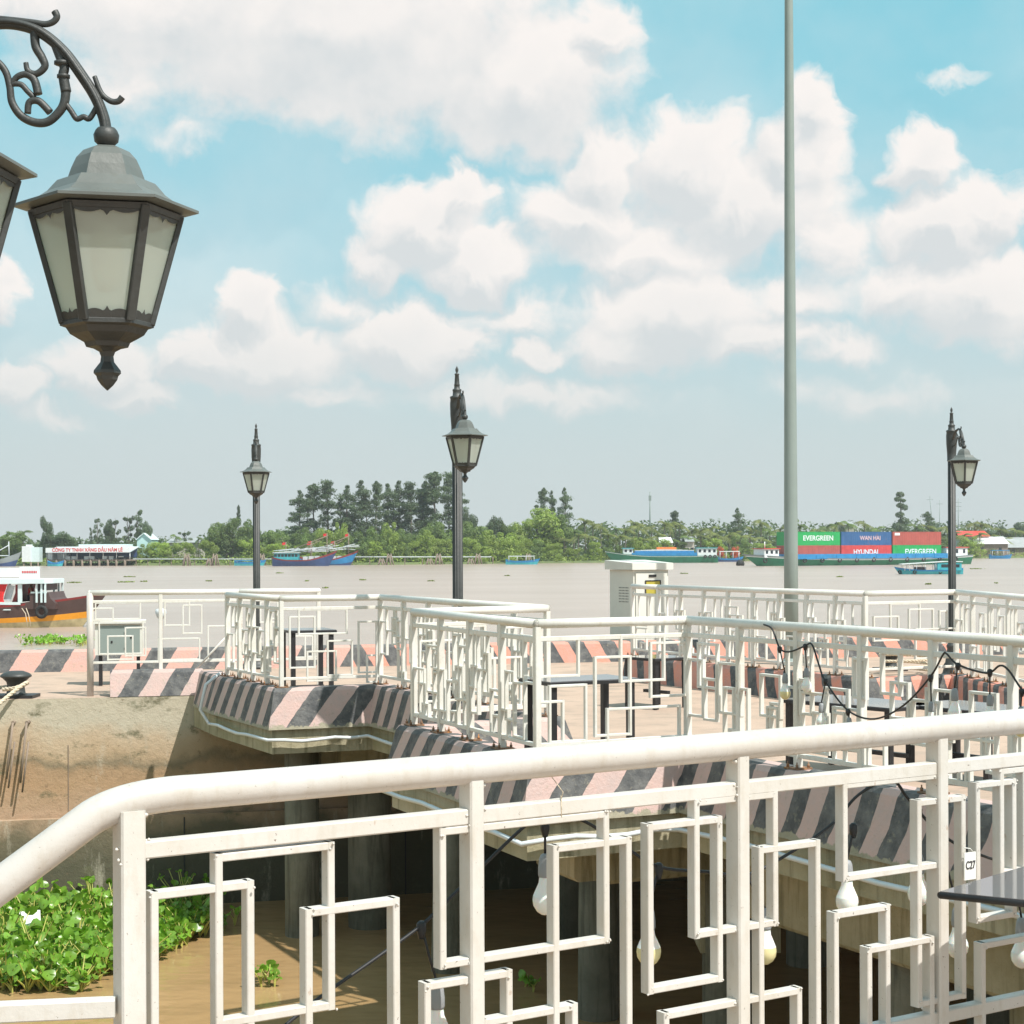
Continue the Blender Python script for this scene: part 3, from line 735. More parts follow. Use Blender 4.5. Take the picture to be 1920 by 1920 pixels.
# ================================================================== LAMPS
def lantern(parent, c, rot=0.0, sc=1.0, glow=False):
    """hexagonal lantern; c = centre of the brim"""
    L_ = bpy.data.objects.new('lantern', None); COL.objects.link(L_); L_.parent = parent; L_.location = c; L_.rotation_euler = (0,0,rot); L_.scale = (sc,)*3
    m = MB(); m.lathe([(.030,.128),(.046,.121),(.060,.105),(.070,.082),(.078,.058),(.080,.055),(.098,.054),(.104,.047),(.118,.030),(.140,.014),(.165,.004),(.186,-.001),(.186,-.007),(.150,-.010)], n=6, sm=False)
    m.build('lantern_roof', [IRONL], L_)
    m = MB()
    m.lathe([(.150,-.011),(.156,-.014),(.1525,-.026),(.146,-.026)], n=6, sm=False)
    m.lathe([(.090,-.246),(.094,-.250),(.094,-.258),(.082,-.262),(.074,-.275),(.058,-.285),(.046,-.292),(.042,-.302),(.030,-.305)], n=6, sm=False)
    for k in range(6):
        a = k * PI / 3; p0 = Vector((.150*math.cos(a), .150*math.sin(a), -.018)); p1 = Vector((.090*math.cos(a), .090*math.sin(a), -.252))
        m.bar(p0, p1, .020, .012, up=Vector((math.cos(a), math.sin(a), 0)), bev=.002)
    # scalloped trim above and below each pane
    for k in range(6):
        a0_ = k*PI/3; a1_ = (k+1)*PI/3
        def fp(t, zz, rr): 
            A = Vector((rr*math.cos(a0_), rr*math.sin(a0_), zz)); B = Vector((rr*math.cos(a1_), rr*math.sin(a1_), zz)); return A.lerp(B, t)
        for top in (True, False):
            pts_ = []; NN = 24
            for i in range(NN + 1):
                t = i / NN; s_ = abs(math.sin(t * 2 * PI)) * .010 + .006
                if abs(t - .5) < .05: s_ = .022 - abs(t-.5)*.2
                s_ = s_ * (1 if top else .9)
                z_ = -.020 - s_ if top else -.250 + s_ + .006
                rr = .150 - (-.018 - z_) / .234 * .060 + .002
                pts_.append(fp(t, z_, rr))
            zb_ = -.018 if top else -.252; rb = .151 if top else .091
            for i in range(NN):
                m.poly([fp(i/NN, zb_, rb), fp((i+1)/NN, zb_, rb), pts_[i+1], pts_[i]])
    m.build('lantern_frame', [IRON], L_)
    for k in range(6):
        m = MB(); a0_ = k*PI/3; a1_ = (k+1)*PI/3
        m.poly([(.146*math.cos(a0_), .146*math.sin(a0_), -.02), (.146*math.cos(a1_), .146*math.sin(a1_), -.02), (.087*math.cos(a1_), .087*math.sin(a1_), -.25), (.087*math.cos(a0_), .087*math.sin(a0_), -.25)])
        m.recalc = False; m.build('glass_pane', [LGLASS], L_)
    m = MB(); m.lathe([(.001,-.03),(.028,-.035),(.034,-.07),(.030,-.15),(.020,-.18),(.001,-.185)], n=14); m.build('lamp_bulb', [BULB], L_)
    m = MB(); m.lathe([(.029,-.300),(.030,-.304),(.016,-.312),(.0125,-.322),(.014,-.334),(.027,-.352),(.0275,-.358),(.022,-.364),(.020,-.372),(.012,-.384),(.001,-.395)], n=6, sm=False); m.build('finial', [IRON], L_)
    m = MB(); m.lathe([(.018,.170),(.022,.165),(.026,.155),(.024,.140),(.018,.134),(.012,.126)], n=12); m.build('socket_cap', [IRON], L_)
    return L_
def arm(parent, ang, zbrim, sc=1.0, reach=.474):
    """scrolled bracket arm, laid out in the plane (r, z) and turned by ang round the post"""
    A_ = bpy.data.objects.new('bracket_arm', None); COL.objects.link(A_); A_.parent = parent; A_.location = (0,0,zbrim); A_.rotation_euler = (0,0,ang); A_.scale = (sc,)*3
    k = .474 / 433.0
    def pt(x, y): return Vector(((x + 230) * k, 0, (390 - y) * k))
    def c4(x, y): return pt(x/4.8, y/4.8)
    def smooth(ps, n_=6):
        out = []; ps = [ps[0]] + ps + [ps[-1]]
        for i in range(1, len(ps)-2):
            for j in range(n_):
                t = j / n_; p0, p1, p2, p3 = ps[i-1], ps[i], ps[i+1], ps[i+2]
                out.append(.5*((2*p1) + (-p0+p2)*t + (2*p0-5*p1+4*p2-p3)*t*t + (-p0+3*p1-3*p2+p3)*t**3))
        out.append(ps[-2]); return out
    m = MB()
    main = smooth([pt(-205,230), pt(-190,160), pt(-130,95), pt(-60,60), pt(0,47), pt(45,50), pt(85,66), pt(125,100), pt(158,145), pt(183,185), pt(198,222), pt(203,250)])
    m.tube(main, .0115, 12)
    m.tube([p + Vector((0, .0105, .002)) for p in main], .0055, 8); m.tube([p + Vector((0, -.0105, .002)) for p in main], .0055, 8)
    m.build('arm_tube', [IRON], A_)
    m = MB()
    def tap(ps, r0, r1, n_=8): 
        ps = smooth(ps); N2 = len(ps); m.tube(ps, [r0 + (r1-r0)*i/(N2-1) for i in range(N2)], n_)
    tap([c4(0,175), c4(180,195), c4(330,215), c4(430,230), c4(500,210), c4(535,165), c4(515,115)], .006, .0075)
    tap([c4(870,700), c4(930,850), c4(1010,920), c4(1080,925), c4(1120,885)], .005, .0072)
    tap([c4(335,300), c4(345,430), c4(400,530), c4(425,610), c4(350,675), c4(275,650), c4(255,575)], .010, .0055)
    tap([c4(125,765), c4(180,700), c4(260,680), c4(330,730), c4(365,860)], .006, .009)
    tap([c4(125,765), c4(210,770), c4(270,830), c4(330,890)], .006, .006)
    tap([c4(-300,360), c4(-140,470), c4(0,565), c4(75,660), c4(110,790), c4(130,930), c4(210,1050), c4(330,1110), c4(450,1105), c4(550,1020), c4(600,930), c4(615,800)], .0065, .010)
    tap([c4(615,840), c4(590,690), c4(600,620), c4(560,520), c4(520,420)], .011, .009)
    m.lathe([(.006,-.006),(.0135,-.003),(.0135,.003),(.006,.006)], c4(592,700), 12); m.lathe([(.006,-.007),(.0165,-.003),(.0165,.003),(.006,.007)], c4(580,580), 12)
    tap([c4(270,1030), c4(285,930), c4(370,920), c4(470,1020)], .007, .008)
    tap([c4(600,930), c4(660,1010), c4(710,1080), c4(770,1062), c4(820,1080), c4(870,1010), c4(910,930)], .006, .006)
    tap([c4(-900,1000), c4(-600,1010), c4(-300,900), c4(-120,700), c4(0,565)], .008, .006)
    m.build('scrollwork', [IRON], A_)
    L_ = lantern(parent, (math.cos(ang)*reach*sc, math.sin(ang)*reach*sc, zbrim), ang + PI/6 if False else 0, sc)
    return A_, L_
def lamp_post(loc, label, arms, name='street_lamp', hb=2.585, sc=1.0, ls=1.12):
    root = thing(name, loc, label, 'street lamp', 'black pier lamps with hexagonal lanterns')
    dz = hb - 2.585
    m = MB(); n_ = 24; prof = []
    for z_ in (.42, 2.74 + dz):
        pass
    k0 = []
    for z_ in (.42, 2.74 + dz):
        k = len(m.v); k0.append(k)
        for j in range(48):
            a = 2*PI*j/48; rr = .043 + .0045*math.cos(12*a); m.v.append((rr*math.cos(a), rr*math.sin(a), z_))
    for j in range(48): m.face((k0[0]+j, k0[0]+(j+1)%48, k0[1]+(j+1)%48, k0[1]+j), 0, True)
    m.face([k0[1]+j for j in range(48)]); m.build('pole', [IRON], root)
    m = MB(); m.lathe([(.17,0),(.17,.03),(.15,.05),(.12,.07),(.105,.12),(.11,.16),(.085,.20),(.07,.30),(.062,.36),(.07,.385),(.07,.40),(.05,.43)], n=24); m.build('base', [IRON], root)
    m = MB(); m.lathe([(.052,2.60+dz),(.056,2.605+dz),(.052,2.61+dz),(.054,2.70+dz),(.062,2.80+dz),(.064,2.90+dz),(.060,2.945+dz),(.064,2.95+dz),(.064,2.965+dz),(.04,2.975+dz),(.038,3.01+dz),(.041,3.02+dz),(.041,3.03+dz),(.026,3.04+dz),(.025,3.065+dz),(.028,3.07+dz),(.0235,3.08+dz),(.018,3.16+dz),(.022,3.165+dz),(.022,3.172+dz),(.008,3.18+dz),(.014,3.20+dz),(.0145,3.215+dz),(.006,3.235+dz),(.001,3.245+dz)], n=20); m.build('finial', [IRON], root)
    for ang, rot in arms:
        A_, L_ = arm(root, ang, hb, sc); L_.rotation_euler = (0,0,rot); L_.scale = (ls, ls, ls*.95)
    return root
def onaxis(x, d, z=0): p = atd(x, 1025, d); return (p.x, p.y, z)
lamp_post(onaxis(-232, 3.6), 'nearest black lamp, big hexagonal lantern on a scrolled arm at the top left', [(0, math.radians(13)), (math.radians(-58), math.radians(25))], hb=2.298, ls=1.0)
lamp_post(onaxis(858, 16), 'middle and tallest of the three whole black lamp posts on the pier', [(math.radians(-80), math.radians(-12))])
lamp_post(onaxis(481, 23.3), 'leftmost of the three whole black lamp posts, rising behind the left railing', [(math.radians(-82), math.radians(14))])
lamp_post(onaxis(1785, 21.0), 'black lamp post at the far right, lantern to the right of its pole', [(math.radians(-87), math.radians(20))])

# tall flagpole
t = thing('flagpole', onaxis(1483, 23.6), 'very tall tapered grey-green steel pole rising out of the top of the picture', 'pole')
m = MB(); m.lathe([(.097,0),(.092,1.6),(.055,8.95),(.045,11.0),(.02,11.02)], n=32); m.build('shaft', [GREY], t)
m = MB(); m.lathe([(.2,0),(.2,.02),(.11,.02),(.108,.09)], n=24); m.build('base_flange', [GREY], t)

# ================================================================== CABINETS
def cabinet():
    p = atd(1170, 1227, 25.2); t = thing('electrical_cabinet', (p.x, p.y, 0), 'pale electrical cabinet with overhanging lid and small yellow window, left of the tall pole', 'cabinet', rz=math.radians(27))
    m = MB(); m.box((-.02,-.3,.10),(.56,.36,1.26)); m.build('body', [BOX], t)
    m = MB(); v=[(-.07,-.36,1.265),(.61,-.36,1.265),(.61,.42,1.265),(-.07,.42,1.265),(-.07,-.36,1.36),(.61,-.36,1.36),(.61,.42,1.40),(-.07,.42,1.40)]
    m.v=v
    for q_ in ((0,3,2,1),(4,5,6,7),(0,1,5,4),(1,2,6,5),(2,3,7,6),(3,0,4,7)): m.face(q_)
    m.build('lid', [BOX], t)
    m = MB(); m.box((.01,-.326,.13),(.53,-.302,1.22)); d_ = m.build('door', [BOX], t)
    m = MB(); m.box((.17,-.333,.92),(.40,-.3265,1.10)); w_ = m.build('window', [DOORW], d_)
    m = MB()
    for a, b_ in (((.155,-.340,.905),(.415,-.3335,.92)),((.155,-.340,1.10),(.415,-.3335,1.115)),((.155,-.340,.92),(.17,-.3335,1.10)),((.40,-.340,.92),(.415,-.3335,1.10))): m.box(a, b_)
    m.build('window_frame', [BLACK], d_)
    m = MB(); m.box((.22,-.338,1.16),(.34,-.328,1.195)); m.build('vent', [BLACK], d_)
    m = MB()
    for i in range(7):
        for j in range(6): m.box((-.024,-.16+i*.04,.80+j*.04),(-.0215,-.145+i*.04,.815+j*.04))
    m.build('vent', [BLACK], t)
    m = MB(); m.box((.0,-.28,.0),(.54,.34,.098)); m.build('plinth', [BLACK], t)
cabinet()
def small_cabinet():
    t = thing('meter_box', (atd(225,1225,20.6).x, 20.6, 0), 'small grey green steel box behind the bars of the left gate', 'box', rz=.2)
    m = MB(); m.box((-.28,-.15,.36),(.27,.15,.72)); m.build('body', [BOX], t)
    m = MB(); m.box((-.31,-.19,.725),(.30,.18,.76)); m.build('lid', [BOX], t)
    m = MB(); m.box((-.24,-.158,.38),(.23,-.153,.70)); d_ = m.build('door', [GREY], t)
    m = MB()
    for x_, z_ in ((.05,.60),(.12,.55),(.05,.42),(-.1,.5)): m.box((x_,-.164,z_),(x_+.02,-.159,z_+.025))
    m.build('handle', [BLACK], d_)
    m = MB()
    for x_ in (-.22,.21):
        m.box((x_-.02,-.1,0),(x_+.02,.1,.355))
    m.build('stand', [BLACK], t)
small_cabinet()
t = thing('standpipe', onaxis(301, 20.1), 'thin rusty pipe with a pale round head standing behind the left gate', 'pipe')
m = MB(); m.tube([(0,0,0),(0,0,.80)], .022, 10); m.build('pipe', [RUST], t)
m = MB(); m.lathe([(.02,.78),(.05,.82),(.065,.86),(.06,.90),(.02,.91)], n=14); m.build('head', [CONDUIT], t)

# ================================================================== FURNITURE
GT = mat('glossy_glass_table_top', (.12,.12,.13), .06, spec=.9)
def bistro_table(loc, label, rz=0, L_=.6, W_=.6, h=.75, group='black outdoor tables', sq=True):
    t = thing('table', loc, label, 'table', group, rz=rz)
    m = MB(); m.box((-L_/2,-W_/2,h-.025),(L_/2,W_/2,h-.004)); m.build('frame', [BLACK], t); m = MB(); m.box((-L_/2+.006,-W_/2+.006,h-.004),(L_/2-.006,W_/2-.006,h+.003)); m.build('table_top', [GT], t)
    m = MB(); 
    for sx in (-1,1):
        for sy in (-1,1):
            g_ = MB(); g_.box((sx*(L_/2-.05)-.022, sy*(W_/2-.05)-.022, 0),(sx*(L_/2-.05)+.022, sy*(W_/2-.05)+.022, h-.026)); g_.build('leg', [BLACK], t)
    m.box((-L_/2+.075,-.02,.14),(L_/2-.075,.02,.17)); m.build('stretcher', [BLACK], t)
    return t
bistro_table(onaxis(575, 18.3), 'small black table seen through the railing panel to the right of the leftmost lamp', rz=.35, L_=.5, W_=.55)
bistro_table(onaxis(1085, 12.0), 'black legged glossy table just behind the middle open railing panel', rz=.47, L_=.7, W_=.45, h=.70)
bistro_table(onaxis(1610, 12.4), 'low black table behind the right railing under the bulb cable', rz=-.9, L_=1.0, W_=.55, h=.5)
bistro_table(onaxis(1820, 12.0), 'black table behind the right railing near the right picture edge', rz=-1.0, L_=.8, W_=.55, h=.5)
bistro_table(onaxis(1230, 17.5), 'black table inside the pier below the electrical cabinet', rz=-.9, L_=.5, W_=.5, h=.5)
# near glass table
GT = mat('glossy_glass_table_top', (.12,.12,.13), .06, spec=.9)
t = thing('glass_table', (1.45, 4.22, 0), 'dark edged glossy table corner in front of the near railing at the lower right', 'table')
c_ = Vector((1.045, 4.31)); e1 = Vector((.86,-.52)).normalized(); e2 = Vector((.675,.738)).normalized()
quad = [c_, c_ + e1*.7, c_ + e1*.7 + e2*.62, c_ + e2*.62]
m = MB(); m.prism([(p_.x-1.45, p_.y-4.22) for p_ in quad], .745, .752); m.build('table_top', [GT], t)
m = MB()
for i in range(4):
    a = quad[i]; b_ = quad[(i+1) % 4]; m.tube([(a.x-1.45,a.y-4.22,.742),(b_.x-1.45,b_.y-4.22,.742)], .0085, 10)
m.build('rim', [BLACK], t)
cc = c_ + e1*.35 + e2*.31; m = MB(); m.lathe([(.22,0),(.22,.015),(.04,.03),(.025,.06),(.025,.74)], (cc.x-1.45,cc.y-4.22,0), 20); m.build('pedestal', [BLACK], t)

# ---- text helper
def text_mesh(body, size, mat_, parent, loc, rot, name='lettering', ext=.003, bold=0.0, sx=1.0):
    cu = bpy.data.curves.new(name, 'FONT'); cu.body = body; cu.size = size; cu.extrude = ext; cu.align_x = 'CENTER'; cu.align_y = 'CENTER'; cu.offset = bold
    tmp = bpy.data.objects.new(name, cu); COL.objects.link(tmp); bpy.context.view_layer.update()
    me = bpy.data.meshes.new_from_object(tmp.evaluated_get(bpy.context.evaluated_depsgraph_get()))
    bpy.data.objects.remove(tmp); bpy.data.curves.remove(cu); me.materials.clear(); me.materials.append(mat_); me.name = name
    o = bpy.data.objects.new(name, me); COL.objects.link(o); o.parent = parent; o.location = loc; o.rotation_euler = rot; o.scale = (sx,1,1)
    return o
# table number card tied to the near railing
u_, z_ = fence_uz(P, D, N_, 1800, 1620); cp = an(u_, z_, .034)
t = thing('number_card', cp, 'small white laminated card reading C27 tied to the near railing', 'sign', rz=math.atan2(D.y, D.x))
m = MB(); m.box((-.0215,-.0015,-.036),(.0215,.0015,.036)); m.build('card', [LABELW], t)
text_mesh('C27', .030, INK, t, (0,-.003,.002), (PI/2,0,0), ext=.0005, bold=.0002, sx=.70)
m = MB(); m.tube([(-.0215,0,.05),(0,-.002,.046),(.012,0,.036)], .0012, 6); m.build('tie', [LABELW], t)

# bollard and ropes
def bollard(loc, label, sc=1.0):
    t = thing('bollard', loc, label, 'bollard', 'black mooring bollards', sc=sc)
    m = MB(); m.box((-.22,-.16,.003),(.22,.16,.035)); m.build('base_plate', [BLACK], t)
    m = MB(); m.lathe([(.13,.03),(.10,.05),(.09,.12),(.10,.17),(.14,.21),(.165,.225),(.165,.24),(.14,.262),(.08,.285),(.001,.29)], n=28); m.build('head', [IRON], t)
    return t
pb_ = atz(30, 1308, 0); bollard(pb_, 'black mushroom bollard with a thick rope on the quay edge at the far left')
bollard(onaxis(1668, 22.5), 'black bollard beyond the right railing run beside coiled rope', .9)
def rope(pts, r_, label, name='rope', mt=ROPE, tw=True):
    m = MB(); P_ = [Vector(p) for p in pts]; out = []
    Ps = [P_[0]] + P_ + [P_[-1]]
    for i in range(1, len(Ps)-2):
        for j in range(14):
            t_ = j/14; p0,p1,p2,p3 = Ps[i-1:i+3]
            out.append(.5*((2*p1)+(-p0+p2)*t_+(2*p0-5*p1+4*p2-p3)*t_*t_+(-p0+3*p1-3*p2+p3)*t_**3))
    out.append(P_[-1])
    if tw:
        s_ = 0
        for ph in (0, 2*PI/3, 4*PI/3):
            strand = []; s_ = 0
            for i, p in enumerate(out):
                d_ = (out[min(i+1, len(out)-1)] - out[max(i-1, 0)]).normalized(); a = d_.orthogonal().normalized(); a = Vector((0,0,1)).cross(d_); a = a.normalized() if a.length > .01 else Vector((1,0,0)); b_ = d_.cross(a)
                if i: s_ += (p - out[i-1]).length
                th = ph + s_ / r_ * .9; strand.append(p + (a*math.cos(th) + b_*math.sin(th)) * r_*.5)
            m.tube(strand, r_*.58, 6)
    else: m.tube(out, r_, 8)
    o = m.build(name, mt); tag(o, label, 'rope'); return o
bx, by = pb_.x, pb_.y
rope([(bx-.1,by-.14,.10),(bx+.05,by-.2,.12),(bx+.15,by-.12,.16),(bx+.13,by-.22,.15),(bx-.02,by-.45,.0),(bx-.25,by-.9,-.28),(bx-.6,by-1.6,-.7)], .022, 'thick cream mooring rope running down left from the mushroom bollard')
rope([(bx-.02,by-.1,.10),(bx-.14,by+.05,.11),(bx-.5,by-.1,.05),(bx-1.2,by-.2,.03)], .022, 'cream mooring rope leaving the mushroom bollard along the quay')
cx, cy, _ = onaxis(1700, 21.9); rp = [(cx + .32*math.cos(a*.9)*(1+.1*math.sin(a*3)), cy + .25*math.sin(a*.9), .03 + .012*a) for a in range(0, 22)]
rope(rp, .018, 'coil of cream rope on the deck beside the second bollard')
q1 = atz(40, 1250, .02)
rope([(q1.x-.1,q1.y-.3,.03),(q1.x+.15,q1.y+.12,.24),(q1.x+.5,q1.y+.14,.16),(q1.x+.75,q1.y-.1,.02)], .012, 'grey hose lying over the striped kerb left of the gate', 'hose', GREY, False)
hp = atz(100, 1255, 0)
rope([(hp.x+.1,hp.y-.25,.02),(hp.x+.25,hp.y,.16),(hp.x+.5,hp.y+.02,.24),(hp.x+.75,hp.y-.1,.25)], .009, 'thin dark hose curved over the kerb beside the gate post', 'hose', CABLE, False)
# dock fender bars on the wall
for i, (x, y0, y1) in enumerate([(24,1355,1460),(50,1355,1468)]):
    p = atd(x, y0, qf(-5.3) - .05); q2 = atd(x-12, y1, qf(-5.3) - .12)
    m = MB(); m.tube([p, q2], .012, 8); m.tube([p + Vector((.02,0,-.2)), q2 + Vector((.02,.0,-.1))], .010, 8); m.tube([p, p + Vector((0,.09,0))], .02, 8)
    tag(m.build('mooring_bar', WOODP), ['left', 'right'][i] + ' one of two rusty bars hanging on the quay wall below the bollard', 'bar', 'rusty bars on the quay wall')

# ================================================================== STRING LIGHTS
def bulb(parent, p, sc=1.0, tilt=(0,0), y=False):
    L_ = bpy.data.objects.new('bulb', None); COL.objects.link(L_); L_.parent = parent; L_.matrix_parent_inverse = parent.matrix_basis.inverted(); L_.location = p; L_.scale = (sc,)*3; L_.rotation_euler = (tilt[0], tilt[1], 0)
    m = MB(); m.lathe([(.004,.0),(.010,-.003),(.014,-.012),(.016,-.03),(.0165,-.034),(.0165,-.05),(.015,-.055)], n=16); m.build('socket', [SOCKET], L_)
    m = MB(); m.lathe([(.014,-.055),(.0155,-.068),(.022,-.083),(.0285,-.098)], n=20, cap=False); m.build('bulb_collar', [BULB], L_)
    m = MB(); m.lathe([(.0285,-.098),(.030,-.108),(.028,-.122),(.020,-.135),(.010,-.142),(.001,-.144)], n=20, cap=False); m.build('bulb_dome', [BULBY if y else BULB], L_)
def string(label, cable_px, bulbs, dfun, r_=.004):
    root = thing('string_light', (0,0,0), label, 'string light', 'black cables of hanging bulbs'); bpy.context.view_layer.update()
    m = MB(); pts = []
    P_ = [atd(x, y, dfun(x)) for x, y in cable_px]; Ps = [P_[0]] + P_ + [P_[-1]]
    for i in range(1, len(Ps)-2):
        for j in range(6):
            t_ = j/6; p0,p1,p2,p3 = Ps[i-1:i+3]
            pts.append(.5*((2*p1)+(-p0+p2)*t_+(2*p0-5*p1+4*p2-p3)*t_*t_+(-p0+3*p1-3*p2+p3)*t_**3))
    pts.append(P_[-1]); m.tube(pts, r_, 8)
    for (x, y, x2, y2, sc, yl) in bulbs:
        a = atd(x, y, dfun(x)); c = atd(x2, y2, dfun(x2)); m.tube([a, (a + c)/2 + Vector((0,0,-.005)), c], r_*.75, 6)
        m.lathe([(r_*1.2,.01),(r_*2.6,.004),(r_*2.6,-.012),(r_*1.5,-.03)], a, 8)
    m.build('cable', [CABLE], root)
    for (x, y, x2, y2, sc, yl) in bulbs: bulb(root, atd(x2, y2, dfun(x2)), sc, y=yl)
def dA(x):   # distance of the near railing at pixel column x
    d = ray(x, 1500); t = (P - Vector((0,0,CAMZ))).dot(N_) / d.dot(N_); return t
def dB(x):
    a = Vector((*P3,0)); D_ = (Vector((*P4,0)) - a).normalized(); n_ = Vector((D_.y,-D_.x,0)); d = ray(x, 1200); return (a - Vector((0,0,CAMZ))).dot(n_) / d.dot(n_)
string('black cable with hanging bulbs swagged behind the near railing', [(520,1935),(600,1870),(700,1800),(790,1735),(860,1668),(985,1548),(1022,1530),(1085,1535),(1160,1580),(1235,1625),(1330,1635),(1400,1640),(1480,1600),(1560,1545),(1610,1490),(1670,1462),(1705,1500),(1760,1560),(1830,1600),(1960,1640)],
       [(790,1735,818,1838,1.15,False),(1022,1545,1022,1600,1.0,False),(1235,1625,1216,1700,1.0,True),(1400,1640,1434,1702,1.0,True),(1600,1550,1588,1612,1.0,False),(1722,1520,1722,1600,1.0,False),(1760,1560,1795,1700,1.0,False),(1900,1630,1915,1720,1.0,False)], lambda x: dA(x) + .16 + .0, .0042)
string('black cable with hanging bulbs looped along the right railing', [(1432,1171),(1448,1180),(1462,1215),(1480,1222),(1508,1212),(1522,1208),(1535,1245),(1548,1278),(1590,1332),(1640,1348),(1695,1322),(1745,1268),(1768,1228),(1775,1226),(1796,1246),(1850,1262),(1875,1248),(1892,1258),(1918,1295),(1950,1320)],
       [(1462,1215,1472,1262,1.1,True),(1510,1210,1512,1252,1.0,False),(1548,1275,1540,1318,1.0,False),(1590,1332,1592,1345,1.0,True),(1745,1268,1746,1315,1.0,False),(1796,1246,1790,1290,1.2,False),(1856,1258,1856,1302,1.05,False),(1916,1295,1914,1325,1.05,True)], lambda x: dB(x) - .07, .0055)
m = MB(); pA = an(fence_uz(P,D,N_,1052,1505)[0], zt, .0)
m.tube([pA + Vector((0,-.02,-.022)), pA + Vector((0,-.022,.02)), pA + Vector((0,.02,.022)), pA + Vector((.0,.022,-.02))], .0012, 6); m.tube([pA + Vector((0,-.02,.02)), pA + Vector((.004,-.02,.035)), pA + Vector((-.03,-.01,.08))], .0010, 6)
tag(m.build('cable_tie', ROPE), 'cream tie knotted round the top bar of the near railing', 'tie')

# ================================================================== VEGETATION
def leaf_clump(mb, c, rad, n_, size, rnd, flat=.0, m=0, pw=.55):
    c = Vector(c)
    for _ in range(n_):
        while True:
            d = Vector((rnd.uniform(-1,1), rnd.uniform(-1,1), rnd.uniform(-1,1)))
            if .05 < d.length <= 1: break
        l = d.length; d.normalize(); l = l ** pw
        p = c + Vector((d.x*rad[0], d.y*rad[1], d.z*rad[2])) * l
        nrm = (d + Vector((rnd.uniform(-.8,.8), rnd.uniform(-.8,.8), rnd.uniform(-.5,1.0)))).normalized()
        a = nrm.orthogonal().normalized(); b_ = nrm.cross(a); th = rnd.uniform(0, 2*PI)
        a, b_ = a*math.cos(th) + b_*math.sin(th), -a*math.sin(th) + b_*math.cos(th)
        s_ = size * rnd.uniform(.6, 1.3); k = len(mb.v)
        mb.v += [tuple(p - a*s_), tuple(p + b_*s_*.5), tuple(p + a*s_), tuple(p - b_*s_*.5)]; mb.face((k,k+1,k+2,k+3), m)
